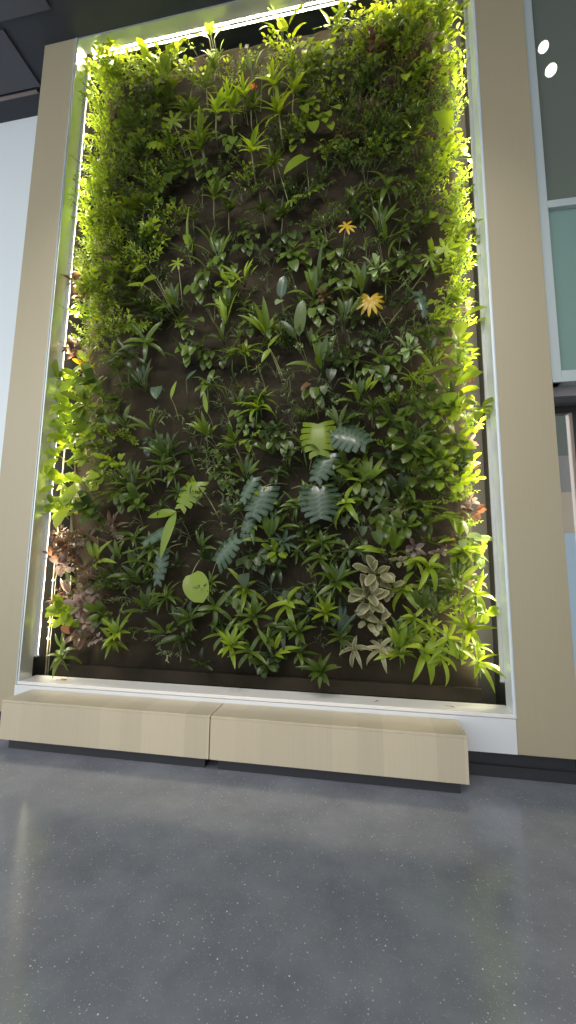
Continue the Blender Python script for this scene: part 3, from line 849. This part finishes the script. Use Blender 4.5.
single(LAN, 176, 512, 30, 0.34, (-.95, -.25, -.10), (.05, 0, -.02), 'bright', 'bright green pointed leaf lying level below the bright cut leaf', kind='blade', prof=P_lance)
single(LOB, 370, 300, 18, 1.0, (-.08, -.35, -.95), (.22, 0, -.33), 'yellow', 'yellow split leaf, the only golden one on the wall', 'palmate', nl=11)
single(LOB, 346, 226, 12, 0.30, (.68, -.3, -.6), (-.05, 0, -.25), 'yellow', 'small torn yellowish leaf above the golden split leaf', 'palmate', nl=7)
single(HRT, 262, 77, 20, 1.0, (.35, -.6, -.75), (-.05, 0, -.25), 'lime', 'bright lime heart leaf beside the red bloom', kind='blade')
single(HRT, 243, 92, 18, 1.0, (.25, -.6, -.75), (.02, 0, -.25), 'lime', 'lime heart leaf just below the red bloom', kind='blade')
single(HRT, 254, 104, 12, .9, (.15, -.6, -.75), (.02, 0, -.25), 'lime', 'small lime heart leaf under the pair of lime heart leaves', kind='blade')
single(LOB, 275, 160, 12, 1.1, (-.05, -.5, -.85), (.14, 0, -.45), 'bright', 'bright green lobed leaf on a long pale stalk under the palm-like rosettes', 'palmate', nl=7)
single(HRT, 306, 157, 30, .62, (-.8, -.35, -.65), (.02, 0, -.35), 'bright', 'bright green slanting heart leaf beside the lobed long-stalked leaf', kind='blade')
single(LOB, 186, 138, 13, .8, (-.85, -.4, -.35), (.10, 0, -.42), 'bright', 'bright green lobed leaf on a slanting stalk left of the palm-like rosettes', 'palmate', nl=7)
single(LOB, 173, 122, 16, .8, (-.2, -.5, .8), (.10, 0, -.3), 'bright', 'bright green lobed leaf upper of two left of the palm-like rosettes', 'palmate', nl=7)
single(LOB, 150, 142, 24, .62, (.70, -.45, -.60), (.35, 0, -.35), 'lime', 'lime split leaf standing out on the dark upper bushes', nl=5, gap=.3, cut=.45)
single(HRT, 146, 266, 16, .62, (-.8, -.4, -.45), (.25, 0, -.45), 'lime', 'lime oval leaf, topmost of three on a slanting stalk', kind='blade')
single(HRT, 156, 277, 15, .72, (-.8, -.4, -.45), (.15, 0, -.35), 'lime', 'lime oval leaf, middle of three on a slanting stalk', kind='blade')
single(HRT, 143, 285, 18, .40, (-.97, -.3, .05), (.28, 0, -.27), 'lime', 'lime narrow leaf, lowest of three on a slanting stalk', kind='blade')
single(LOB, 178, 263, 11, .7, (-.90, -.4, -.15), (.0, 0, -.4), 'lime', 'yellowish green lobed leaf right of the three lime oval leaves', 'palmate', nl=7)
single(HRT, 441, 111, 32, .60, (.16, -.35, -.93), (.05, 0, .1), 'bright', 'large bright pendent heart leaf near the glazing side, upper wall', kind='blade')
single(LOB, 445, 250, 18, .72, (.45, -.5, .78), (-.32, 0, -.30), 'lime', 'lime lobed leaf held up on a long curved stalk near the glazing side', 'palmate', nl=7)
single(LOB, 430, 258, 12, .8, (.20, -.5, -.85), (-.3, 0, -.2), 'bright', 'bright lobed leaf just below the long-stalked lime lobed leaf', 'palmate', nl=7)
single(LOB, 418, 292, 30, .40, (.22, -.3, -.93), (-.3, 0, -.25), 'silver', 'silvery narrow split leaf right of the golden split leaf', nl=4, gap=.4, cut=.55)
single(LAN, 211, 36, 24, .42, (-.08, -.35, .93), (.04, 0, -.35), 'mid', 'tall green upright leaf overlapping the strip light, middle one of three', kind='blade', prof=P_oval)
single(LAN, 209, 38, 17, .62, (-.85, -.4, .1), (.04, 0, -.35), 'bright', 'bright oval leaf on the left of the leaf that overlaps the strip light', kind='blade', prof=P_oval)
single(LAN, 214, 39, 17, .75, (.72, -.4, .3), (.04, 0, -.35), 'lime', 'lime oval leaf on the right of the leaf that overlaps the strip light', kind='blade', prof=P_oval)
single(LAN, 281, 298, 22, .48, (.14, -.35, .93), (.02, 0, -.15), 'silver', 'silvery oval leaf standing left of the golden split leaf', kind='blade', prof=P_oval)
single(LAN, 281, 300, 11, .8, (-.3, -.5, -.5), (.01, 0, -.15), 'pale', 'small whitish leaf under the silvery oval leaf', kind='blade')
single(LAN, 299, 336, 36, .34, (.10, -.35, .93), (.0, 0, -.1), 'mid', 'broad upright green paddle leaf below the silvery oval leaf', kind='blade', prof=P_oval)
single(LAN, 296, 338, 24, .36, (-.55, -.35, .70), (.02, 0, -.08), 'dark', 'short green paddle leaf leaning beside the upright paddle leaf', kind='blade', prof=P_oval)
single(LAN, 207, 413, 24, .20, (-.12, -.3, .95), (.02, 0, -.12), 'lime', 'narrow lime leaf standing alone over bare felt at mid wall', kind='blade', prof=P_lance)
single(LAN, 171, 398, 18, .26, (.30, -.3, .9), (.03, 0, -.2), 'lime', 'short slanting lime leaf left of the lone narrow lime leaf', kind='blade', prof=P_lance)
single(HRT, 157, 387, 15, .85, (.1, -.4, -.85), (.02, 0, .0), 'silver', 'silvery heart leaf beside the short slanting lime leaf', kind='blade')
single(LAN, 268, 347, 18, .28, (.65, -.3, .65), (.12, 0, -.3), 'bright', 'bright slanting leaf, the upper of two left of the paddle leaves', kind='blade', prof=P_lance)
single(LAN, 270, 349, 17, .38, (-.45, -.3, -.75), (.12, 0, -.28), 'bright', 'bright hanging leaf, the lower of two left of the paddle leaves', kind='blade', prof=P_lance)
single(LAN, 309, 383, 13, .5, (-.45, -.4, -.5), (.08, 0, -.32), 'dry', 'curled brown dry leaf on a thin stalk above the monstera cluster', kind='blade', stem='brown')
single(LAN, 186, 380, 15, .35, (.7, -.3, .6), (-.05, 0, -.1), 'silver', 'dull silvery pointed leaf above the lone narrow lime leaf', kind='blade', prof=P_lance)
single(LAN, 80, 66, 15, .40, (-.55, -.55, .55), (.10, 0, -.1), 'bright', 'green leaf poking over the recess lining at the upper corner', kind='blade', prof=P_oval, y=3.80)
single(LAN, 57, 378, 18, .55, (.1, -.4, .55), (.10, 0, -.1), 'bright', 'bright leaf poking over the recess lining at mid height', kind='blade', prof=P_oval, y=3.82)

# ---- plants seen one by one: kind, x, y, width in pixels, colour
LIST = '''
shrub 125 60 52 lime|shrub 105 66 46 lime|shrub 97 84 40 lime|shrub 143 76 46 bright|shrub 152 62 34 lime|oval 138 84 30 bright|oval 120 80 30 bright|bigoval 167 70 34 bright
oval 215 56 26 pale|sprig 194 48 22 lime|shrub 197 76 40 bright|shrub 245 56 34 mid|whiteflower 258 62 22 mid|grass 228 92 36 mid|flower 251 104 28 bright
orangeflower 273 30 26 bright|shrub 283 44 40 lime|bigoval 294 36 34 lime|bigoval 333 34 36 bright|shrub 325 66 40 bright|lobed 338 60 34 mid|shrub 322 94 40 bright|shrub 338 84 36 mid|palm 296 102 34 bright|shrub 300 116 34 bright
shrub 375 26 46 lime|shrub 392 14 44 lime|shrub 412 12 40 lime|shrub 430 14 44 bright|shrub 400 34 44 bright|shrub 355 38 38 bright|oval 372 54 32 bronze|fine 386 48 34 bronze|oval 357 10 16 pink|shrub 365 68 34 mid
oval 464 8 18 pink|shrub 458 30 40 lime|shrub 464 52 36 lime|shrub 452 66 38 bright|shrub 462 82 34 lime|shrub 452 100 38 bright|shrub 466 116 34 lime|fine 420 28 36 bronze|fine 430 52 40 bronze|fine 412 58 38 bronze|fine 398 68 38 bronze|bigoval 410 82 30 bright|sprig 392 78 28 mid|oval 440 44 34 bright|oval 436 66 30 bright|heart 470 142 28 lime
fine 95 120 40 lime|fine 98 142 42 lime|fine 92 162 42 lime|fine 95 184 42 lime|fine 90 204 44 lime|fine 92 226 44 lime|fine 88 246 42 lime|fine 86 264 34 bright|fern 122 128 44 mid|fern 136 112 40 mid|shrub 120 158 44 mid|shrub 126 190 44 mid|fern 120 222 44 mid|fern 140 206 40 mid|fern 116 256 42 dark|fine 130 240 40 mid|fine 122 282 40 mid|fine 112 300 40 mid|fern 136 304 36 dark
fine 98 318 40 lime|fine 104 344 38 bright|shrub 92 336 34 lime|shrub 150 190 36 mid|shrub 144 152 36 mid|heart 162 198 26 mid
palm 222 122 44 lime|palm 206 142 40 bright|palm 246 104 34 lime|palm 280 122 46 lime|palm 256 160 44 lime|palm 232 112 36 lime|shrub 244 172 34 bright|palm 220 206 40 mid|palm 202 158 36 mid|sprig 196 200 34 mid|strap 192 216 28 mid|palm 262 216 32 dark|heart 282 206 28 mid|lobed 302 200 40 bright|lobed 322 186 30 mid|heart 328 145 30 bright|sprig 362 178 32 mid|droop 386 196 40 mid|lobed 376 160 40 mid|shrub 332 212 34 mid|shrub 346 196 34 mid|sprig 320 234 36 mid|fine 350 96 40 mid|fine 372 92 40 mid|fine 392 106 40 mid|shrub 356 122 40 mid|shrub 380 128 40 dark|fine 340 116 36 mid|shrub 404 134 40 dark
shrub 424 152 42 mid|oval 414 138 28 bright|shrub 436 176 42 bright|shrub 414 180 40 mid|shrub 452 192 42 bright|shrub 464 172 38 lime|shrub 458 216 40 lime|shrub 466 240 36 lime|shrub 462 262 38 lime|shrub 452 280 36 lime|shrub 468 282 30 lime|shrub 432 206 40 mid|heart 440 222 36 bright|oval 420 222 36 mid|grass 404 208 40 dark|droop 398 240 36 mid|grass 392 262 36 mid|oval 404 258 30 mid|sprig 408 286 36 mid|sprig 446 292 30 bronze|whiteflower 440 270 24 bright
heart 450 318 40 bright|bigoval 466 330 36 lime|oval 458 344 32 bright|oval 473 306 18 pink|oval 440 316 30 lime|sprig 430 318 34 bronze|sprig 412 324 34 mid|grass 390 322 32 dark
upright 190 236 34 bright|sprig 184 258 34 mid|upright 212 232 34 mid|droop 206 278 36 mid|lance 240 272 40 bright|oval 232 284 30 bright|upright 228 308 34 bright|lance 222 330 36 mid|lance 262 320 44 bright|strap 244 302 28 mid|sprig 262 284 30 mid|heart 252 232 32 mid|heart 244 250 30 dark|heart 272 248 28 dark|sprig 210 310 34 dark|grass 176 320 34 mid|lance 168 300 30 mid|sprig 164 290 34 mid
upright 318 268 42 mid|oval 322 246 32 mid|heart 302 262 36 mid|heart 336 262 34 mid|lance 306 284 34 mid|heart 340 286 34 mid|heart 326 300 34 mid|lance 346 304 40 mid|heart 318 318 34 mid|oval 376 272 28 pale|lance 318 334 34 mid|oval 324 296 18 dry|lance 294 244 30 mid|strap 388 280 32 mid|heart 358 316 26 dark
oval 72 342 18 pink|oval 82 350 18 pink|oval 74 352 22 bronze|oval 84 366 24 yellow|bigoval 95 364 32 bright|oval 72 380 34 bright|oval 62 392 30 lime|bigoval 84 386 36 bright|oval 100 388 36 mid|oval 92 408 38 bright|oval 76 414 36 lime|oval 64 424 32 lime|heart 104 420 36 mid|lance 126 416 40 mid|lance 146 420 40 mid|oval 92 434 36 bright|oval 72 442 34 lime|oval 104 448 34 mid|fern 128 386 40 dark|strap 146 342 46 mid|strap 130 356 44 dark|lance 140 372 40 dark|strap 120 372 36 dark|oval 115 402 32 mid|oval 76 286 22 bronze|oval 84 296 22 bronze|oval 72 276 20 bronze|heart 74 312 26 mid
strap 248 350 44 bright|strap 232 356 38 mid|strap 214 386 44 mid|strap 256 408 46 bright|lance 240 396 34 mid|strap 202 352 38 dark|lance 186 348 34 dark|lance 160 446 36 mid|sprig 170 420 40 mid|sprig 196 440 40 dark|lance 202 424 30 bright|grass 184 408 34 dark|sprig 222 418 34 dark|strap 264 398 36 mid|palm 236 440 36 mid
lance 312 352 44 mid|sprig 296 366 44 mid|grass 302 398 38 dark|sprig 330 386 40 dark|lance 360 386 38 bright|lance 344 414 38 mid|palm 372 412 36 mid|sprig 284 384 36 dark|sprig 286 418 40 dark|sprig 332 346 40 dark|strap 348 348 40 dark|heart 360 344 28 dark|lance 380 350 34 mid|oval 274 430 30 dark
strap 412 378 42 bright|lance 398 394 38 mid|bigoval 440 374 40 bright|oval 458 370 34 bright|oval 434 394 40 mid|bigoval 458 392 40 bright|oval 424 410 38 mid|oval 446 414 38 bright|oval 470 410 42 lime|oval 476 424 30 lime|oval 472 376 24 bronze|oval 406 410 16 pink|lance 410 428 40 mid|oval 430 438 36 mid|oval 474 440 21 pink|oval 456 440 36 bright|oval 408 352 30 pale|shrub 432 350 34 bright|oval 464 356 28 lime|heart 392 366 34 mid|sprig 398 336 38 mid
bigoval 66 464 36 lime|oval 57 478 26 lime|bigoval 70 484 36 lime|bigoval 88 492 40 lime|bigoval 78 512 38 lime|oval 56 508 26 bright|fern 96 464 40 mid|fern 110 496 40 bright|shrub 118 478 34 mid|lance 130 470 36 mid|oval 96 510 34 dark|strap 136 536 42 mid|lance 104 552 44 bright|strap 92 536 34 bronze|fine 72 540 42 bronze|fine 60 532 36 bronze|lance 52 550 26 bronze|fine 80 562 44 bronze|oval 66 566 24 pink|fine 94 572 40 bronze|lance 122 548 34 mid|strap 152 548 44 mid|oval 140 500 30 mid|sprig 134 518 34 dark|lance 116 520 36 bronze
strap 162 464 38 mid|lance 174 440 32 dark|heart 154 446 24 silver|sprig 216 470 40 mid|sprig 206 498 46 dark|sprig 228 494 40 mid|heart 232 486 24 mid|grass 200 530 44 dark|sprig 236 518 40 dark|lance 230 540 34 dark|lance 246 464 34 mid|heart 222 452 28 mid|sprig 246 448 36 mid|heart 250 440 26 bright|oval 268 500 24 lime
grass 285 466 40 dark|strap 284 542 46 silver|strap 324 540 46 mid|strap 348 552 36 mid|droop 344 508 44 bright|bigoval 358 482 38 mid|lance 366 466 40 bright|oval 348 466 30 mid|oval 304 528 34 dark|heart 278 446 32 mid|sprig 292 446 36 dark|lance 376 536 36 bright|heart 372 492 34 mid|sprig 364 520 34 dark|oval 276 552 26 bright|oval 360 446 32 mid
oval 394 462 40 dark|oval 412 448 42 mid|oval 432 460 38 mid|lance 388 490 42 dark|strap 412 488 40 mid|oval 440 464 34 bright|oval 464 464 32 lime|oval 452 482 36 bright|oval 474 478 30 lime|oval 470 464 22 white|fern 426 508 44 bright|fern 444 518 40 bright|shrub 452 496 36 bright|shrub 464 492 34 lime|oval 474 500 18 pink|oval 472 512 26 bronze|oval 396 510 24 cream|oval 400 526 38 mid|lance 386 538 40 bright|bigoval 474 536 34 pale|oval 446 540 30 bronze|oval 440 552 24 pink|oval 416 548 21 pink|oval 402 560 26 cream|strap 466 548 44 lime|oval 458 556 32 bright|lance 430 534 34 mid|lance 484 462 18 bronze|oval 424 478 34 mid
fine 74 596 44 bronze|oval 84 606 27 pink|oval 90 624 25 pink|oval 70 612 34 bright|lance 60 616 34 lime|oval 80 636 34 bronze|oval 92 640 21 pink|fine 100 598 40 bronze|oval 104 614 30 mid|strap 68 656 38 mid|strap 112 642 32 bright|palm 124 628 34 bright|sprig 130 604 38 mid|fine 116 580 40 mid|fern 96 584 38 mid|lance 112 566 40 mid|lance 140 574 40 mid|lance 148 596 36 mid|sprig 138 632 30 mid
strap 166 596 40 mid|palm 194 618 40 mid|strap 216 606 44 mid|strap 246 590 46 bright|palm 258 606 38 mid|palm 236 642 40 bright|strap 226 634 34 mid|strap 252 650 36 mid|lance 176 622 40 dark|sprig 170 656 26 pale|lance 200 658 30 dark|lance 162 626 36 mid|strap 184 640 34 dark|oval 266 664 28 dark|strap 210 582 30 mid|grass 270 588 46 silver
droop 286 608 44 bright|lance 280 640 44 bright|palm 300 630 42 mid|palm 338 578 46 mid|palm 328 604 34 bright|upright 346 618 40 silver|strap 342 636 42 mid|palm 322 668 46 mid|sprig 316 640 30 dark|strap 304 652 32 mid|oval 274 656 28 dark|sprig 306 580 34 mid|heart 296 598 28 dark|lance 318 614 30 dark|oval 374 574 40 cream|oval 370 596 42 cream|oval 384 588 36 cream|oval 372 622 36 cream|droop 356 652 34 cream|droop 378 652 36 cream|lance 390 640 36 bright
strap 400 652 36 bright|droop 422 658 44 lime|droop 436 664 40 bright|strap 482 664 50 lime|palm 466 628 46 lime|strap 446 636 44 lime|lance 410 630 38 mid|droop 412 640 36 bright|lobed 390 636 30 mid|oval 484 610 32 bright|strap 474 592 42 lime|oval 468 580 19 pink|shrub 456 600 34 lime|shrub 464 610 30 lime|strap 430 630 40 lime|oval 440 590 30 dark|lance 432 602 34 mid|oval 424 594 24 cream|lance 412 602 36 mid|grass 484 566 30 mid|lance 452 580 34 bright|strap 494 582 20 mid
'''
for tok in LIST.replace('\n', '|').split('|'):
    t = tok.split()
    if len(t) == 5: plant(t[0], float(t[1]), float(t[2]), float(t[3]), t[4])

# ---- the smaller growth between them, zone by zone: polygon box, spacing, kinds, colours
def edges(y): return 90 - 0.055 * (y - 52), 474 + 0.036 * y - 8
def zone(x0, x1, y0, y1, step, kinds, colours, size, keep=1.0, near=11):
    y = y0 + step / 2
    while y < y1:
        x = x0 + step * rnd(.2, .8)
        while x < x1:
            px, py = x + rnd(-.4, .4) * step, y + rnd(-.4, .4) * step
            l, r = edges(py)
            if l < px < r and R.random() < keep and not any(abs(q[3] - px) < near and abs(q[4] - py) < near for q in PLANTS):
                plant(R.choice(kinds), px, py, size * rnd(.8, 1.2), R.choice(colours))
            x += step
        y += step
zone(76, 112, 60, 350, 11, ['fine', 'shrub', 'shrub'], ['lime', 'bright', 'bright'], 38, near=7)
zone(108, 180, 90, 335, 14, ['fine', 'fern', 'shrub', 'shrub'], ['mid', 'bright', 'bright', 'mid', 'dark'], 40, near=9)
zone(90, 180, 54, 115, 14, ['shrub', 'shrub', 'oval'], ['bright', 'lime', 'bright'], 36, near=9)
zone(165, 335, 50, 92, 17, ['shrub', 'heart', 'palm', 'shrub'], ['bright', 'lime', 'mid'], 32, near=10)
zone(180, 290, 88, 130, 20, ['palm', 'palm', 'heart', 'sprig'], ['bright', 'mid', 'lime'], 34)
zone(170, 290, 130, 230, 19, ['palm', 'shrub', 'heart', 'sprig'], ['mid', 'mid', 'dark'], 34)
zone(290, 350, 50, 140, 16, ['shrub', 'heart', 'shrub'], ['bright', 'mid'], 34, near=9)
zone(345, 445, 45, 160, 14, ['fine', 'shrub', 'shrub'], ['mid', 'bright', 'bronze', 'mid', 'mid'], 36, near=9)
zone(345, 476, 0, 52, 14, ['shrub'], ['lime', 'bright'], 36, near=8)
zone(440, 486, 50, 340, 13, ['shrub', 'heart', 'shrub'], ['lime', 'bright', 'lime'], 30, near=9)
zone(380, 448, 120, 420, 17, ['shrub', 'heart', 'oval', 'lance'], ['mid', 'mid', 'dark', 'bright'], 34, near=10)
zone(280, 390, 130, 420, 17, ['heart', 'sprig', 'lance', 'shrub', 'strap', 'fine'], ['mid', 'dark', 'mid'], 32, .85, 9)
zone(165, 280, 200, 460, 17, ['sprig', 'lance', 'strap', 'heart', 'sprig', 'grass'], ['mid', 'dark', 'mid'], 32, .85, 9)
zone(56, 125, 350, 525, 15, ['oval', 'heart', 'shrub'], ['bright', 'mid', 'lime'], 30, near=9)
zone(56, 122, 520, 645, 16, ['fine', 'oval', 'lance'], ['bronze', 'mid', 'pink', 'bronze', 'mid'], 26, near=9)
zone(110, 200, 420, 650, 19, ['lance', 'sprig', 'strap'], ['mid', 'dark'], 32, .9)
zone(200, 390, 430, 655, 17, ['strap', 'sprig', 'lance', 'heart', 'sprig', 'droop'], ['mid', 'dark', 'mid'], 32, .85, 9)
zone(380, 485, 380, 570, 16, ['oval', 'lance', 'heart', 'shrub'], ['mid', 'bright', 'dark', 'mid'], 34, near=10)
zone(395, 485, 560, 650, 18, ['lance', 'strap', 'droop'], ['bright', 'mid', 'bright', 'lime'], 34, near=10)
from collections import Counter
print('PLANTS', len(PLANTS), Counter(q[1] for q in PLANTS))

# ---- fallen leaves on the sill
def fallen(px, py, ln, yaw, colour, lab):
    c, k = at(px, py, 3.80)
    z = ZB
    y = 3.80 + (0.02 if py < 690 else 0.0)
    lf = MB()
    blade(lf, V((0, 0, 0.004)), V((math.cos(yaw), math.sin(yaw), 0.10)), UP, ln, ln * .38, P_lance, 0.5, .25, 6, .5)
    root = empty('fallen_leaf', (c.x, y, z)); lf.build('leaf_blade', LEAF[colour], root, smooth=True)
    st = MB(); st.tube([(0, 0, 0.004), (-math.cos(yaw) * .03, -math.sin(yaw) * .03, 0.006)], 0.0015, n=4); st.build('leaf_stalk', STEM['brown'], root)
    tag(root, lab, 'leaf')
fallen(58, 677, 0.10, 0.2, 'yellow', 'yellowing fallen leaf on the white sill near the pale wall')
fallen(376, 700, 0.05, 0.9, 'dry', 'small brown fallen leaf on the white sill above the bench by the glazing')
fallen(449, 704, 0.05, -0.3, 'dry', 'tiny brown scrap of leaf on the white sill past the bench end')

# ---- labels that single each plant out
MARK = {'the yellow split leaf': (370, 303), 'the red bloom': (251, 86), 'the silvery monstera cluster': (325, 475), 'the cream-edged clump': (378, 592),
        'the lime monstera leaf': (201, 586), 'the bronze clump': (76, 570), 'the pendent heart leaf': (443, 126), 'the three lime ovals': (143, 278),
        'the upper corner by the pale wall': (92, 55), 'the upper corner by the glazing': (468, 8), 'the lone lime leaf': (206, 402),
        'the pale rosette': (481, 532), 'the lime ovals by the lining': (74, 480), 'the lower corner by the glazing': (495, 690), 'the paddle leaf': (301, 320)}
ORD = ['nearest', 'second nearest', 'third nearest', 'fourth nearest', 'fifth nearest', 'sixth nearest', 'seventh nearest', 'eighth nearest', 'ninth nearest', 'tenth nearest',
       'eleventh nearest', 'twelfth nearest'] 
def sector(dx, dy): return ('right of' if dx > 0 else 'left of') if abs(dx) > abs(dy) else ('below' if dy > 0 else 'above')
BY = {}
for q in PLANTS: BY.setdefault((q[1], q[2]), []).append(q)
used = set()
for q in PLANTS:
    root, kind, colour, px, py, size, lab = q
    if lab:
        tag(root, lab, 'leaf plant'); used.add(lab); continue
    best = None
    for nm, (mx_, my_) in MARK.items():
        d0 = math.hypot(px - mx_, py - my_); s0 = sector(px - mx_, py - my_)
        rank = sum(1 for o_ in BY[(kind, colour)] if o_ is not q and sector(o_[3] - mx_, o_[4] - my_) == s0 and math.hypot(o_[3] - mx_, o_[4] - my_) < d0)
        cost = rank * 60 + d0
        if rank < len(ORD) and (best is None or cost < best[0]): best = (cost, rank, s0, nm)
    lab = f"{COLW.get(colour, colour)} {PROTO[kind][1]}, {ORD[best[1]]} {best[2]} {best[3]}"
    tag(root, lab, 'flower' if 'flower' in kind else 'plant', 'plants of the living wall')

# ------------------------------------------------------------------ daylight of the hall
wd = bpy.data.worlds.new('world'); sc.world = wd; wd.use_nodes = True
nt = wd.node_tree
bg = nt.nodes['Background']
tc = nt.nodes.new('ShaderNodeTexCoord'); sx = nt.nodes.new('ShaderNodeSeparateXYZ'); mr = nt.nodes.new('ShaderNodeMapRange')
nt.links.new(tc.outputs['Generated'], sx.inputs[0]); nt.links.new(sx.outputs[2], mr.inputs['Value'])
mr.inputs['From Min'].default_value = 0.0; mr.inputs['From Max'].default_value = 0.9
mr.inputs['To Min'].default_value = 1.85; mr.inputs['To Max'].default_value = 2.05
nt.links.new(mr.outputs[0], bg.inputs[1])
bg.inputs[0].default_value = (0.92, 0.96, 1.0, 1)

# unseen ceiling spots added to lift contrast on the plants and brighten the top
for x, tx, tz, pw, cone in ((-2.6, -2.2, 3.2, 430, 50), (-1.1, -1.1, 3.2, 430, 50), (0.4, 0.0, 3.2, 430, 50), (-1.9, -1.7, 6.2, 330, 38), (-0.3, -0.4, 6.2, 330, 38)):
    ld = bpy.data.lights.new('ceiling_spot', 'SPOT'); lo_ = bpy.data.objects.new('ceiling_spot', ld); col.objects.link(lo_)
    lo_.location = (x, -0.6, ZT - 0.25)
    ld.energy = pw; ld.color = (1.0, 0.95, 0.86); ld.spot_size = math.radians(cone); ld.spot_blend = 0.9; ld.shadow_soft_size = 0.06
    dv = V((tx, 4.0, tz)) - lo_.location
    lo_.rotation_euler = dv.to_track_quat('-Z', 'Y').to_euler()

sc.view_settings.view_transform = 'Standard'
sc.view_settings.look = 'None'
sc.view_settings.exposure = 0.0
sc.view_settings.gamma = 1.0
sc.view_settings.use_curve_mapping = False
sc.cycles.use_denoising = True
sc.cycles.max_bounces = 8
sc.cycles.transparent_max_bounces = 12
sc.cycles.sample_clamp_indirect = 6.0
